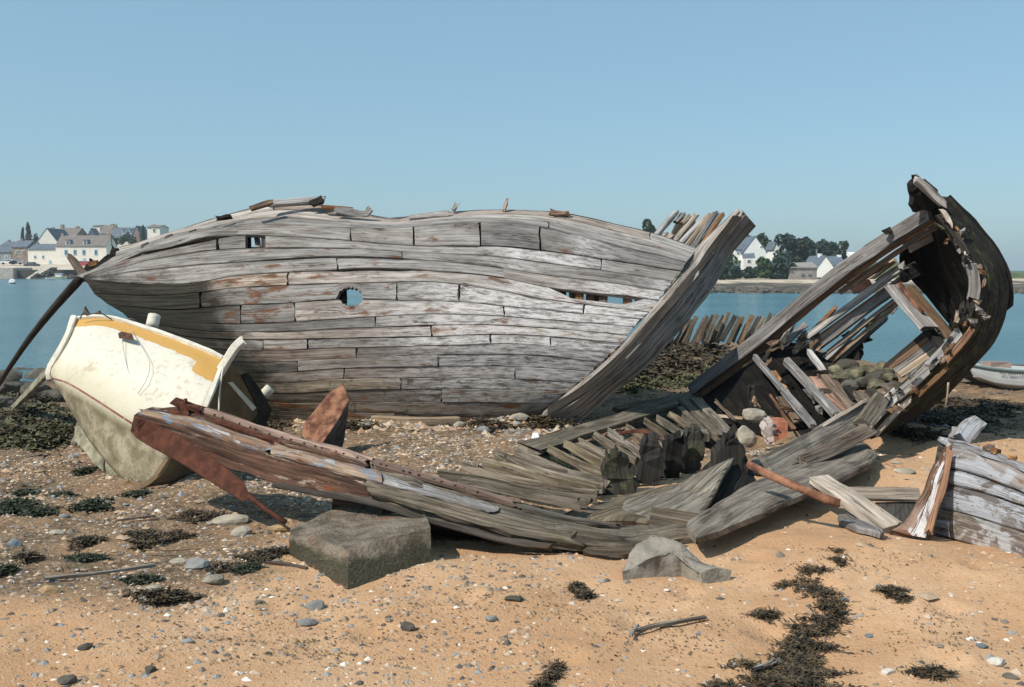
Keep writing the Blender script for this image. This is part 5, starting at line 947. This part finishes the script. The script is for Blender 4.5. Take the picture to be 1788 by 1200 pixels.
# bilge lining under the rail, coloured near black for the inside shade
slab('bilge_lining', [(1222, 690, 12.4), (1250, 668, 12.3), (1318, 614, 11.95), (1352, 596, 11.8), (1405, 602, 11.7), (1440, 618, 11.6), (1475, 632, 11.5), (1495, 690, 11.0), (1440, 740, 10.5), (1330, 760, 10.4), (1262, 740, 10.8)], .05, W_INSH, bw, sub=4, jit=.02)
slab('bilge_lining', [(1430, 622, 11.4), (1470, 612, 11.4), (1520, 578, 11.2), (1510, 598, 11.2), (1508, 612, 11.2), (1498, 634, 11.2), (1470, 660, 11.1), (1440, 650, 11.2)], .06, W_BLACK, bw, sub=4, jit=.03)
for pts, w, t, m in (([(1319, 624, 11.4), (1370, 684, 10.3), (1420, 744, 9.2)], .075, .06, W_GREY), ([(1374, 630, 11.3), (1418, 680, 10.4), (1462, 728, 9.5)], .10, .07, W_GREY), ([(1413, 614, 11.2), (1426, 632, 11), (1440, 652, 10.8)], .08, .05, W_GREY),
    ([(1436, 650, 10.9), (1470, 690, 10.2), (1496, 712, 9.7)], .17, .05, W_BROWN), ([(1420, 660, 10.9), (1455, 700, 10.2), (1480, 722, 9.7)], .13, .05, W_ORNG), ([(1400, 660, 10.9), (1425, 690, 10.4), (1455, 716, 9.9)], .10, .04, W_RUST), ([(1366, 694, 10.4), (1382, 716, 10.1), (1398, 735, 9.8)], .17, .04, W_BROWN), ([(1350, 650, 11.3), (1376, 690, 10.6)], .08, .04, W_RUST), ([(1345, 690, 10.5), (1366, 722, 9.9), (1386, 750, 9.4)], .025, .03, W_ORNG), ([(1250, 700, 11.3), (1282, 732, 10.6)], .03, .03, W_BROWN),
    ([(1500, 690, 9.9), (1516, 706, 9.5), (1530, 720, 9.2)], .16, .06, W_BROWN), ([(1520, 684, 9.9), (1540, 702, 9.5)], .12, .06, W_DARK), ([(1480, 678, 10.2), (1496, 700, 9.8)], .10, .06, W_BLACK), ([(1545, 672, 9.8), (1560, 686, 9.5)], .10, .05, W_BROWN)):
    sweep('bilge_frame', pts, w * .8, t, m, bw, up=(0, -1, .5), rough=.006, ragged=.04, n=8)
# dropped keelson towards the camera
slab('dropped_side', [(1306, 806, 7.3), (1345, 786, 7.5), (1410, 756, 7.9), (1460, 728, 8.2), (1508, 702, 8.5), (1524, 708, 8.5), (1506, 744, 8.3), (1440, 790, 7.8), (1400, 806, 7.55), (1345, 830, 7.2), (1318, 826, 7.2)], .07, W_KEEL, bw, away=(0, 1, -.5), sub=3, jit=.008)
sweep('dropped_edge', [(1420, 753, 8.0), (1468, 724, 8.25), (1510, 701, 8.5)], .025, .05, W_PALE, bw, n=9, rough=.005); sweep('dropped_end', [(1506, 742, 8.25), (1520, 722, 8.4), (1536, 700, 8.6)], .14, .07, W_GREYM, bw, n=5, ragged=.05); sweep('dropped_lower', [(1400, 806, 7.5), (1450, 786, 7.8), (1520, 748, 8.3)], .12, .06, W_BROWN, bw, n=8)
tube('hanging_wire', [(1656, 668, 8.8), (1654, 690, 8.8), (1650, 712, 8.8)], .008, W_PALE, bw, n=6, k=4, taper=(1.4, .5))
# things lying in and around the bilge
brk = empty('perforated_brick', tuple(P(1357, 775, 8.6)), 'red and pale broken hollow brick standing between the two wrecks', 'brick'); M_BRK = plain('brick_red', (.40, .15, .09), .95, .2, 12, .3); M_BRKP = plain('brick_pale', (.46, .38, .34), .95, .15, 14, .5)
slab('fired_face', [(1352, 737, 8.6), (1376, 738, 8.6), (1375, 764, 8.55), (1352, 772, 8.5)], .14, M_BRK, brk, jit=.002, sub=2); slab('mortar_face', [(1335, 745, 8.55), (1339, 738, 8.6), (1352, 737, 8.6), (1352, 772, 8.5), (1341, 777, 8.5), (1336, 766, 8.5)], .14, M_BRKP, brk, jit=.008, sub=3)
for py in (744, 755, 768): box('hole', tuple(P(1352, py, 8.53)), (.03, .02, .03), M_CARD, brk, jit=.003)
def g_rock(name, px, py, r, mat, label, seed, flat=.6, lift=0, cat='rock', group=None, d=None):
    p = G(px, py) if d is None else P(px, py, d); return rock(name, (p.x, p.y, p.z + lift), r, mat, None, seed, flat, 2, label, cat, group)
g_rock('boulder', 1318, 724, .13, M_ROCKL, 'squared pale stone resting behind the broken brick', 5, .7, d=9.6); g_rock('boulder', 1304, 762, .13, M_ROCKL, 'oval tan stone left of the broken brick', 8, .9, d=8.9)
lone(sweep('pale_lath', gl([(1255, 727, .12), (1300, 730, .13), (1352, 729, .14)]), .035, .03, W_PALE, n=8, pix=False), 'pale lath lying level behind the broken brick', 'lath')
M_LICH = plain('lichen_rock', (.21, .19, .12), .95, .3, 8, .6, col2=(.06, .06, .04))
sp_ = [(1478, 640, .15), (1492, 655, .17), (1512, 648, .13), (1530, 658, .16), (1546, 650, .13), (1470, 660, .13), (1505, 668, .15), (1526, 672, .13), (1552, 664, .14), (1488, 674, .12), (1462, 648, .12), (1540, 640, .10), (1560, 676, .12)]
BST = ['yellow green stone at the far left end of the ballast heap', 'lichen stone second from the left in the middle row of the ballast heap', 'topmost yellow stone at the centre of the ballast heap', 'dark bare stone right of the centre of the ballast heap', 'lichen stone in the upper right of the ballast heap', 'lower left lichen stone of the ballast heap beside the torn planks', 'dark stone low in the centre of the ballast heap',
 'lichen stone low and right of centre in the ballast heap', 'stone at the right end of the ballast heap beside the rusty strips', 'lowest left stone of the ballast heap above the bilge boards', 'lichen stone tucked against the torn planks left of the ballast heap', 'small lichen stone standing at the top right of the ballast heap', 'lowest right stone of the ballast heap against the near rail']
for i, (a, b, r_) in enumerate(sp_):
    g_rock('ballast_stone', a, b, r_, M_LICH if i % 3 else M_ROCKD, BST[i], 50 + i, .6, d=11.0 - (b - 640) * .02, cat='stone', group='ballast stones heaped inside the heeled bow')
# ------------------------------------------------------------------ right edge bow with faded paint
W_WHT = wood('planks_faded_white', (.36, .335, .33), (.20, .17, .15), rust=.42, paint=.62, contrast=.5, paintc=(.40, .42, .46), moss=.2, mossc=(.13, .12, .08), pscale=(2.2, 5, 1), bump=.7)
W_WHT2 = wood('planks_faded_dirty', (.30, .25, .21), (.14, .10, .08), rust=.45, contrast=.6, paint=.6, paintc=(.46, .47, .48), moss=.3, mossc=(.12, .11, .06), pscale=(1.6, 4, 1), bump=.7)
W_STM = wood('stem_splintered', (.43, .32, .26), (.22, .12, .08), rust=.35, paint=.35, paintc=(.58, .55, .54), bump=.9)
rw = empty('half_buried_bow', tuple(G(1640, 930)), 'faded white planked bow half buried in sand at the right edge', 'wreck')
sy = [[(1653, 772), (1700, 783), (1787, 815), (1900, 862)], [(1654, 817), (1700, 828), (1787, 862), (1900, 912)], [(1649, 845), (1700, 858), (1787, 886), (1900, 935)], [(1637, 886), (1700, 903), (1787, 932), (1900, 985)], [(1622, 930), (1690, 951), (1787, 988), (1900, 1042)]]
dd_ = lambda px, k: 5.85 - (px - 1640) * .0046 - .05 * k * 0 + [.12, .06, .03, 0, 0][k]
S5 = [resample([P(a, b, dd_(a, k)) for a, b in l], 16) for k, l in enumerate(sy)]
for k in range(4): strake('plank', S5[k], S5[k + 1], .045, [W_WHT, W_WHT, W_WHT, W_WHT2][k], rw, gap=[.002, .005, .003, .002][k], away=(0, 1, 0), rough=.0012)
strake('bottom_plank', S5[4] + np.array((.02, -.02, .0)), S5[4] + np.array((.02, -.05, -.16)), .05, W_STM, rw, gap=0, away=(0, 1, 0), rough=.005)
strake('cap_rail', S5[0] + np.array((0, .10, .012)), S5[0] + np.array((0, -.03, .014)), .035, W_WHT, rw, gap=0, away=(0, 0, -1), rough=.006)
strake('inner_planking', S5[0] + np.array((0, .12, -.03)), S5[4] + np.array((0, .12, 0)), .03, W_DARK, rw, gap=0, away=(0, 1, 0))
l1 = [(1652, 772, 5.9), (1637, 802, 5.85), (1618, 840, 5.8), (1598, 880, 5.75), (1578, 910, 5.7), (1556, 930, 5.68)]; l2 = [(1658, 776, 5.86), (1656, 808, 5.8), (1648, 838, 5.75), (1634, 882, 5.7), (1624, 920, 5.62), (1616, 938, 5.55)]
strake('stem', resample(px3(l1), 18), resample(px3(l2), 18), .10, W_STM, rw, gap=0, away=(.2, 1, 0), rough=.008, ragged=.03, bulge=.01)
sweep('stem_edge', [(1657, 790, 5.8), (1650, 835, 5.74), (1636, 882, 5.66), (1622, 932, 5.56)], .03, .03, W_ORNG, rw, n=14, rough=.003)
sweep('bitt_post', [(1676, 770, 6.05), (1690, 752, 6.08), (1704, 737, 6.12)], .10, .10, W_WHT, rw, n=8, rough=.004); sweep('bitt_post', [(1664, 768, 6.1), (1672, 752, 6.12)], .06, .06, W_GREY, rw, n=5)
for a, b in ((1725, 784), (1738, 788), (1768, 800)): box('broken_fastening', tuple(P(a, b, dd_(a, 0) + .02)), (.05, .04, .03), W_RUST, rw, rz=a, jit=.008)
def text_on(parent, body, px, py, d, h, mat, rz, tilt, name='lettering'):
    cu = bpy.data.curves.new(name, 'FONT'); cu.body = body; cu.size = h; cu.extrude = .0015; cu.space_character = 1.05
    t_ = bpy.data.objects.new(name, cu); COL.objects.link(t_); bpy.context.view_layer.update(); me = bpy.data.meshes.new_from_object(t_); bpy.data.objects.remove(t_)
    o = bpy.data.objects.new(name, me); COL.objects.link(o); me.materials.clear(); me.materials.append(mat); p = P(px, py, d) - Vector(parent_loc(parent)); o.parent = parent; o.location = p; o.rotation_euler = (R(90), tilt, rz); return o
text_on(rw, 'IMW', 1752, 874, dd_(1752, 1) - .03, .065, plain('faded_letter', (.14, .05, .05), .9, .3, 40), R(-62 + 30), R(14))
# white boat beyond the sand at the right edge
M_GRP = plain('boat_white_worn', (.52, .52, .50), .5, .08, 2); wb = empty('beached_boat', tuple(G(1780, 690)), 'pale hull of a beached boat with a small registration number, at the right edge', 'boat')
d = 13.6; up_ = [(1690, 636), (1730, 643), (1788, 648), (1900, 652), (2080, 640)]; md_ = [(1700, 655), (1735, 668), (1788, 674), (1900, 676), (2076, 664)]; lo_ = [(1716, 664), (1745, 680), (1790, 687), (1900, 690), (2060, 680)]
U_, M_, L__ = (resample([P(a, b, d + e) for a, b in l], 20) for l, e in ((up_, .0), (md_, -.02), (lo_, .2))); strake('topside', U_, M_, .03, M_GRP, wb, gap=0, away=(0, 1, 0), rough=0, ragged=0, bulge=.01); strake('bilge', M_, L__, .03, M_GRP, wb, gap=0, away=(0, 1, 0), rough=0, ragged=0, bulge=0)
strake('gunwale', U_ + np.array((0, -.03, .015)), U_ + np.array((0, -.03, -.025)), .05, plain('gunwale_green', (.16, .22, .20), .7, .1, 3), wb, gap=0, away=(0, 1, 0), rough=0, ragged=0); strake('deck', U_ + np.array((0, .02, .01)), U_ + np.array((0, 1.1, -.02)), .03, M_GRP, wb, gap=0, away=(0, 0, -1), rough=0, ragged=0)
strake('far_topside', U_ + np.array((0, 1.1, -.02)), L__ + np.array((0, .8, 0)), .03, M_GRP, wb, gap=0, away=(0, -1, 0), rough=0, ragged=0)
text_on(wb, 'AU B60172', 1745, 654, d - .05, .068, M_CARD, 0, R(3)); o = box('engine_cover', tuple(P(1738, 637, 14.1)), (.3, .3, .09), M_CHIM, wb, jit=.01)
# ------------------------------------------------------------------ shingle, stones, weed and litter
def cloud(name, xy, size, flat, tones, mat, label, cat, seed=1, sink=.5):
    q = np.random.RandomState(seed); n = len(xy); base = np.array([(1, 0, 0), (.3, 1, .1), (-.9, .5, 0), (-.7, -.7, 0), (.4, -.9, .05), (0.1, 0.1, 1), (0, 0, -.6)], float)
    tri = [(0, 1, 5), (1, 2, 5), (2, 3, 5), (3, 4, 5), (4, 0, 5), (1, 0, 6), (2, 1, 6), (3, 2, 6), (4, 3, 6), (0, 4, 6)]
    V = base[None] * (1 + q.normal(0, .18, (n, 7, 3))); V = V * np.stack([size, size * q.uniform(.55, 1, n), size * flat * q.uniform(.5, 1.3, n)], 1)[:, None, :]
    a = q.uniform(0, 6.28, n); ca, sa = np.cos(a)[:, None], np.sin(a)[:, None]; X = V[..., 0] * ca - V[..., 1] * sa; Y = V[..., 0] * sa + V[..., 1] * ca
    z = hground(xy[:, 0], xy[:, 1]) + size * flat * (.5 - sink); V = np.stack([X + xy[:, :1], Y + xy[:, 1:2], V[..., 2] + z[:, None]], -1).reshape(-1, 3)
    F_ = (np.array(tri)[None] + (np.arange(n) * 7)[:, None, None]).reshape(-1, 3)
    o = mesh_obj(name, V, F_.tolist(), mat, None, attrs={'tone': np.repeat(tones, 7)}); tag(o, label, cat, kind='stuff'); return o
s = NT('pebble'); tn_ = s.n('ShaderNodeAttribute', attribute_name='tone').outputs['Fac']; r_ = s.n('ShaderNodeValToRGB'); s.l(tn_, r_.inputs[0]); cr = r_.color_ramp; cr.interpolation = 'CONSTANT'
pal = [(0, (.10, .085, .075)), (.14, (.19, .16, .13)), (.28, (.30, .22, .15)), (.42, (.40, .29, .20)), (.56, (.46, .33, .22)), (.68, (.25, .25, .25)), (.80, (.33, .20, .13)), (.86, (.46, .38, .30)), (.96, (.70, .65, .58))]
cr.elements[0].color = (*pal[0][1], 1); cr.elements[1].position = pal[1][0]; cr.elements[1].color = (*pal[1][1], 1)
for p_, c_ in pal[2:]: e = cr.elements.new(p_); e.color = (*c_, 1)
M_PEB = s.done(r_.outputs[0], .85)
q = np.random.RandomState(21)
def scatter(n, dens, x0, x1, y0, y1):
    out = []
    while sum(len(o) for o in out) < n:
        x, y = q.uniform(x0, x1, 40000), y0 * (y1 / y0) ** q.uniform(0, 1, 40000) if y0 > 0 else q.uniform(y0, y1, 40000)
        keep = q.uniform(0, 1, 40000) < dens(x, y); out.append(np.stack([x[keep], y[keep]], 1))
    return np.concatenate(out)[:n]
def inview(x, y): return (np.abs(x) < y * .56 + .4)
clump = lambda x, y: .25 + 1.5 * np.clip(vnoise(x, y, .5, 77) + .1, 0, 1)
xy = scatter(24000, lambda x, y: inview(x, y) * clump(x, y) * (.10 + .8 * mudmask(x, y) + .35 * sstep(1.4, -.8, x) * sstep(6.5, 5, y)), -6, 6, 3.2, 10)
cloud('gravel', xy, .004 + .008 * q.uniform(0, 1, len(xy)) ** 3 * 2.2 + .0006 * xy[:, 1], .55, q.uniform(0, 1, len(xy)), M_PEB, 'fine gravel scattered over the beach, thickest to the left', 'gravel', 2)
xy = scatter(1900, lambda x, y: inview(x, y) * clump(x, y) * (.05 + .9 * mudmask(x, y)), -8, 7, 4.2, 17)
cloud('shingle', xy, .016 + .03 * q.uniform(0, 1, len(xy)) ** 2.5 + .0012 * xy[:, 1], .5, q.uniform(0, .80, len(xy)), M_PEB, 'flat shingle stones strewn over the muddy part of the beach', 'shingle', 3)
xy = scatter(180, lambda x, y: inview(x, y) * (.3 + .7 * sstep(2.2, 3.0, x) * sstep(6, 4.5, y) + .5 * sstep(0, -2, x)), -5, 5, 3.3, 8)
cloud('shell_fragments', xy, .006 + .012 * q.uniform(0, 1, len(xy)) ** 2, .3, np.full(len(xy), .97), M_PEB, 'tiny white shell fragments strewn over the sand', 'shells', 4)
xy = scatter(900, lambda x, y: np.exp(-((y - 10.75 - .05 * x * x * .3) ** 2) / .18) * sstep(-2.6, -1.6, x) * sstep(1.4, .8, x), -3, 1.6, 9.8, 12)
cloud('rubble', xy, .02 + .05 * q.uniform(0, 1, len(xy)) ** 2, .6, q.uniform(.2, .9, len(xy)), M_PEB, 'pale rubble banked along the foot of the big hull', 'rubble', 5)
STONES = [(403, 911, .125, 'L', 'largest pale flat stone left of the concrete block', .4), (424, 933, .075, 'L', 'squarish tan stone just below the largest pale flat stone', .6), (488, 926, .075, 'T', 'tan stone touching the left end of the concrete block', .5), (342, 990, .075, 'G', 'rounded grey stone in front of the dark weed mats', .7),
 (376, 1019, .065, 'L', 'pale chipped stone below the rounded grey stone', .5), (88, 1032, .055, 'T', 'orange tan pebble under the thin driftwood stick', .6), (26, 957, .05, 'B', 'small blue grey stone near the left edge', .6), (96, 928, .06, 'L', 'pale flat stone near the weed at the left edge', .35),
 (552, 1052, .06, 'G', 'small grey rough stone left of the front corner of the block', .5), (536, 1078, .055, 'G', 'flat grey stone below the small rough one', .3), (712, 1093, .035, 'D', 'dark angular stone alone on the sand right of the block', .8), (897, 1048, .05, 'D', 'long thin brown stone lying level on the sand', .3),
 (858, 1081, .035, 'G', 'small greyish pebble just below the long thin brown stone', .5), (1714, 1145, .03, 'B', 'dark blue oval pebble near the lower right corner', .4), (1741, 1172, .04, 'W', 'white broken stone near the lower right corner', .5), (1764, 1188, .035, 'D', 'dark flat pebble at the lower right corner', .4), (1517, 1109, .02, 'B', 'tiny slate blue pebble right of the seaweed trail', .6),
 (1474, 1056, .03, 'B', 'blue green flat chip beside the seaweed trail', .2), (1551, 1182, .03, 'W', 'white pebble right of the foot of the seaweed trail', .5), (310, 972, .07, 'L', 'low pale slab behind the rounded grey stone', .25), (270, 1030, .05, 'L', 'pale pebble above the lowest left weed patch', .5), (545, 975 + 100, .01, 'G', 'grain', .5),
 (255, 1042, .05, 'L', 'pale chip lying left of the lowest left weed patch', .3), (112, 962 - 60, .05, 'G', 'grey stone between two weed mats at left', .5), (150, 1128, .035, 'D', 'dark pebble low on the left of the beach', .5), (116, 1178, .04, 'D', 'black grey pebble near the lower left corner', .6), (330, 1118, .035, 'G', 'grey flake low on the left centre of the beach', .3), (262, 1162, .03, 'D', 'dark green pebble near the bottom left of centre', .6),
 (1060, 1168, .0, 'G', '', .5), (1290, 683, .12, 'L', 'pale flat stone on the bank under the long rail of the heeled bow', .3), (1565, 700 + 112, .06, 'L', 'pale stone in the shell patch right of the broad flat timber', .3), (1578, 830, .09, 'L', 'flat stone in the shell patch, nearest the splintered stem', .25), (640, 738 + 10, .12, 'L', 'pale stone against the foot of the big hull right of the iron post', .5), (905, 738, .16, 'L', 'long pale stone wedged under the foot of the big stem', .45), (862, 745, .10, 'L', 'rounded pale stone left of the long one under the big stem', .7), (845, 757, .08, 'G', 'grey stone in the rubble below the big stem', .6), (805, 748, .09, 'L', 'tan rough stone in the rubble left of the big stem', .6)]
MM = {'L': M_ROCKL, 'G': M_ROCKG, 'D': M_ROCKD, 'T': plain('tan_rock', (.42, .29, .16), .95, .2, 8, .5), 'B': plain('blue_rock', (.19, .23, .27), .9, .2, 9, .4), 'W': plain('white_rock', (.66, .62, .56), .9, .12, 12, .4)}
for i, (a, b, r_, m, lb, fl) in enumerate(STONES):
    if r_ < .015: continue
    p = G(a, b); rock('stone', (p.x, p.y, float(hground(p.x, p.y)) + r_ * fl * .35), (r_, r_ * .72, r_ * fl), MM[m], None, 100 + i, 1, 2, lb, 'stone', rz=rnd.uniform(-.5, .5))
for i, (a, b, r_, lb) in enumerate([(15, 668, .45, 'weedy boulder nearest the leaning spar at the left edge'), (42, 655, .38, 'dark boulder on the waterline behind the leaning spar'), (66, 662, .5, 'largest dark boulder behind the dinghy bow'), (24, 688, .35, 'low dark boulder at the left edge under the leaning spar'), (60, 690, .35, 'dark boulder beneath the mossy propped plank'), (90, 700, .3, 'dark boulder tucked beside the dinghy bow'), (8, 712, .28, 'small weedy boulder low at the left edge')]):
    p = G(a, b); rock('boulder', (p.x, p.y, gz(p.x, p.y) + r_ * .15), (r_, r_ * .7, r_ * .5), M_ROCKD, None, 140 + i, 1, 3, lb, 'rock')
# weed
def weedmat(name, a, b): 
    s = NT(name); pos = s.n('ShaderNodeNewGeometry').outputs['Position']; n = s.noise(pos, 22, 4, .7); s.b.inputs['Specular IOR Level'].default_value = .35
    return s.done(s.mix(s.ramp(n, .38, .66), a, b), .6)
M_WEED = weedmat('weed_brown', (.018, .014, .008), (.12, .085, .045)); M_WEEDG = weedmat('weed_green', (.02, .03, .012), (.075, .09, .03)); M_WEEDK = weedmat('weed_blackgreen', (.010, .014, .007), (.045, .055, .022)); M_WEEDO = weedmat('weed_olive', (.05, .05, .022), (.13, .12, .055))
def weed(name, patches, n, mat, label, cat='seaweed', L=.05, w=.006, lift=.02, kind='stuff', seed=1, high=.03):
    q = np.random.RandomState(seed); V, FF = [], []
    ar = np.array([a[2] * a[3] for a in patches], float); ar /= ar.sum(); cs = [G(a[0], a[1]) for a in patches]
    for k in range(n):
        i = q.choice(len(patches), p=ar); a = patches[i]; rr = math.sqrt(q.uniform(0, 1)) * (1 + q.normal(0, .12) + (q.uniform(0, .9) if kind and q.rand() < .18 else 0)); t = q.uniform(0, 6.283); c = cs[i]; m = c.y / F; fy = m * c.y / (CZ - c.z)
        lump = .8 + .28 * math.sin(3 * t + i) + .2 * math.sin(7 * t + 2 * i); x = c.x + a[2] * m * rr * math.cos(t) * lump; y = c.y + min(a[3] * fy, 3) * rr * math.sin(t) * lump * 1.0 * (F / F)
        z0 = float(hground(x, y)); h = high * (1 - min(rr, 1) ** 2) * q.uniform(.1, 1) + .004; an = q.uniform(0, 6.283); ll = L * q.uniform(.5, 1.5); p = np.array([x, y, z0 + h]); b0 = len(V); cur = q.normal(0, 1.5)
        for j in range(4):
            d_ = np.array([math.cos(an), math.sin(an), 0]); s_ = np.array([-math.sin(an), math.cos(an), q.uniform(-.8, .8)]) * w * (1 - .2 * j) * q.uniform(.7, 1.4)
            V += [p - s_, p + s_]; p = p + d_ * ll / 3; p[2] = max(z0 + .003, p[2] + q.normal(0, .3) * ll / 3); an += cur * .5
        for j in range(3): FF.append((b0 + 2 * j, b0 + 2 * j + 1, b0 + 2 * j + 3, b0 + 2 * j + 2))
    o = mesh_obj(name, V, FF, mat); tag(o, label, cat, kind=kind); return o
trail = [(1462, 966, 12, 5), (1464, 984, 14, 9), (1418, 1004, 28, 7), (1374, 1023, 22, 5), (1418, 1032, 32, 13), (1440, 1044, 26, 12), (1455, 1066, 24, 16), (1440, 1088, 34, 12), (1412, 1100, 36, 12), (1405, 1122, 50, 16), (1372, 1142, 26, 8), (1400, 1150, 44, 14), (1340, 1166, 62, 13), (1400, 1172, 64, 14), (1370, 1192, 90, 14), (1260, 1194, 34, 8)]
weed('seaweed_trail', trail, 6000, M_WEED, 'winding trail of dark dried seaweed on the sand at lower right', L=.035, w=.004, seed=3, high=.014)
for i, (pt, n, lb) in enumerate([([(1557, 1043, 24, 12), (1580, 1057, 14, 4)], 500, 'round clump of dried seaweed alone right of the winding trail'), ([(1626, 1192, 38, 10)], 500, 'clump of dried seaweed cut by the bottom edge at right'), ([(1336, 1076, 30, 7)], 300, 'thin scattered weed wisps left of the winding trail'), ([(974, 1164, 8, 7), (962, 1180, 12, 7), (945, 1192, 10, 6)], 500, 'short curved strand of dark weed at the bottom centre'), ([(1008, 1024, 14, 8), (1022, 1036, 16, 9)], 700, 'black crumpled lump of weed on the sand below the keel')]):
    weed('seaweed_clump', pt, n, M_WEED if i != 4 else M_WEED, lb, L=.035, w=.0035, seed=10 + i, kind=None, high=.022 if i != 4 else .04)
mats = [(20, 885, 28, 10), (62, 892, 26, 8), (45, 862, 18, 6), (165, 884, 32, 6), (110, 868, 18, 4), (238, 868, 22, 5)]
weed('weed_mats', mats, 2600, M_WEEDK, 'dark green weed mats at the left edge in front of the dinghy', L=.06, w=.010, seed=5, high=.022)
for i, (a, b, c_, d_, lb) in enumerate([(272, 938, 50, 15, 'largest dark weed patch between the dinghy and the block'), (148, 972, 34, 9, 'oval dark weed patch above the long thin driftwood stick'), (282, 1042, 56, 10, 'long dark weed patch low on the left of the beach'), (462, 972, 42, 11, 'black weed patch left of the concrete block'), (385, 992, 32, 10, 'dark weed patch beside the rounded grey stone'), (246, 1016, 30, 6, 'small green weed patch above the long dark patch'), (150, 948, 24, 9, 'small olive weed patch above the oval dark patch'), (345, 905, 40, 8, 'thin purple brown weed between the pale stone and dinghy'), (430, 995, 20, 6, 'tiny dark weed tuft below the black patch by the block'), (50, 978, 18, 3, 'thin dark weed streak near the left edge'), (6, 996, 12, 6, 'green weed tuft cut by the left edge'), (150, 820, 20, 6, 'tiny green weed tuft below the dinghy keel boards')]):
    weed('weed_patch', [(a, b, c_, d_)], int(300 + c_ * d_ * 2.4), M_WEEDK if i in (1, 5, 11, 8, 10) else M_WEED, lb, L=.045, w=.007, seed=20 + i, kind=None, high=.018)
bgw = [(60, 720, 70, 14), (30, 745, 50, 14), (90, 760, 60, 10), (140, 760, 30, 8), (20, 700, 30, 12), (60, 780, 70, 10), (90, 735, 40, 10)]
weed('shore_weed', bgw, 5200, M_WEEDO, 'olive and dark seaweed over the stones left of the dinghy', L=.12, w=.016, seed=6, high=.10)
weed('shore_weed', [(40, 735, 60, 12), (90, 745, 40, 8), (30, 765, 40, 6), (100, 775, 30, 5), (55, 700, 40, 8)], 3200, M_WEED, 'blackish wet seaweed in bands left of the dinghy', L=.12, w=.016, seed=7, high=.12)
bank = [(1060, 650, 60, 14), (1130, 630, 70, 12), (1200, 620, 60, 8), (1120, 660, 70, 10), (1180, 645, 50, 8), (1240, 612, 30, 5), (1090, 610, 50, 8), (1250, 640, 30, 6), (1160, 605, 60, 5)]
weed('bank_weed', bank, 9000, M_WEED, 'dark weed covering the bank between the two large wrecks', L=.20, w=.03, seed=8, high=.16)
weed('bank_grass', [(1100, 672, 90, 9), (1180, 668, 60, 9), (1240, 650, 40, 8), (1150, 600, 70, 4)], 5000, M_WEEDO, 'olive weed and short growth along the bank below the ribs', L=.14, w=.02, seed=9, high=.08)
weed('hull_foot_weed', [(850, 750, 60, 6), (960, 742, 60, 6), (500, 730, 50, 9), (620, 748, 50, 4), (480, 745, 30, 8)], 2600, M_WEED, 'dark weed along the foot of the big hull', L=.09, w=.012, seed=11, high=.07)
weed('gap_shade_weed', [(1000, 845, 110, 14), (900, 820, 70, 10), (1000, 810, 60, 16), (1100, 790, 60, 18), (1180, 755, 60, 18)], 9000, M_WEEDK, 'blackish weed shading in the gaps between the fanned ribs of the flat wreck', L=.05, w=.008, seed=12, high=.05)  # weed coloured near black to shade in the gaps between ribs
weed('shadow_weed', [(1640, 730, 120, 20), (1720, 710, 90, 14), (1600, 760, 40, 12)], 4200, M_WEED, 'dark weed litter filling in the shadow on the ground under the heeled bow', L=.10, w=.015, seed=13, high=.05)  # dark weed laid in the shape of the bow's cast shadow, darkening it
weed('sand_litter', [(850, 1050, 330, 50), (1150, 1100, 200, 60), (500, 1120, 400, 60), (1500, 980, 180, 30), (1650, 1120, 120, 50), (300, 1000, 260, 60)], 2000, M_WEED, 'tiny crumbs of dry weed sprinkled over the sand', L=.014, w=.0028, seed=14, high=.004)
# sticks and litter
def stick(name, l, w, m, label, cat='stick', lift=.012):
    o = sweep(name, [G(a, b, lift) for a, b in l], w, w * .7, m, pix=False, n=10, up=(0, 0, 1), rough=.002, ragged=.02); tag(o, label, cat); return o
stick('driftwood_stick', [(80, 1012), (170, 1004), (268, 990)], .022, W_PALE, 'long thin pale driftwood stick on the left of the beach')
stick('driftwood_stick', [(255, 966), (300, 965), (348, 962)], .010, W_RUST, 'thin orange stick above the rounded grey stone')
stick('driftwood_stick', [(70, 776), (92, 780), (112, 785)], .03, W_PALE, 'short pale stick on the mud left of the dinghy')
stick('driftwood_stick', [(470, 988), (505, 990), (535, 998)], .022, W_BROWN, 'brown twig ending at the foot of the concrete block')
stick('driftwood_stick', [(1112, 1104), (1150, 1096), (1232, 1084)], .020, W_GREYM, 'weedy twig lying level left of the seaweed trail')
stick('driftwood_stick', [(1102, 1110), (1114, 1096)], .012, W_GREY, 'short grey splinter crossing the end of the weedy twig')
stick('driftwood_stick', [(1318, 1168), (1350, 1161)], .012, W_PALE, 'pale splinter caught in the seaweed trail')
stick('driftwood_stick', [(205, 912), (240, 908), (270, 904)], .016, W_BROWN, 'thin dark stick between weed patches left of the pale stone')
stick('driftwood_plank', [(655, 740), (720, 744), (800, 742)], .12, W_SANDY, 'pale plank lying flat along the foot of the big hull', 'plank', .05)
for i, (a, b, c_) in enumerate([(1492, 1076, .018), (1436, 1090, .0), (1598, 1088, .016)]):
    if c_: p = G(a, b); rock('brick_chip', (p.x, p.y, gz(p.x, p.y) + .004), (c_, c_ * .6, .006), M_BRK, None, 200 + i, 1, 1, ['small orange brick chip right of the seaweed trail', '', 'red brown chip on the sand beneath the half buried bow'][i], 'chip')
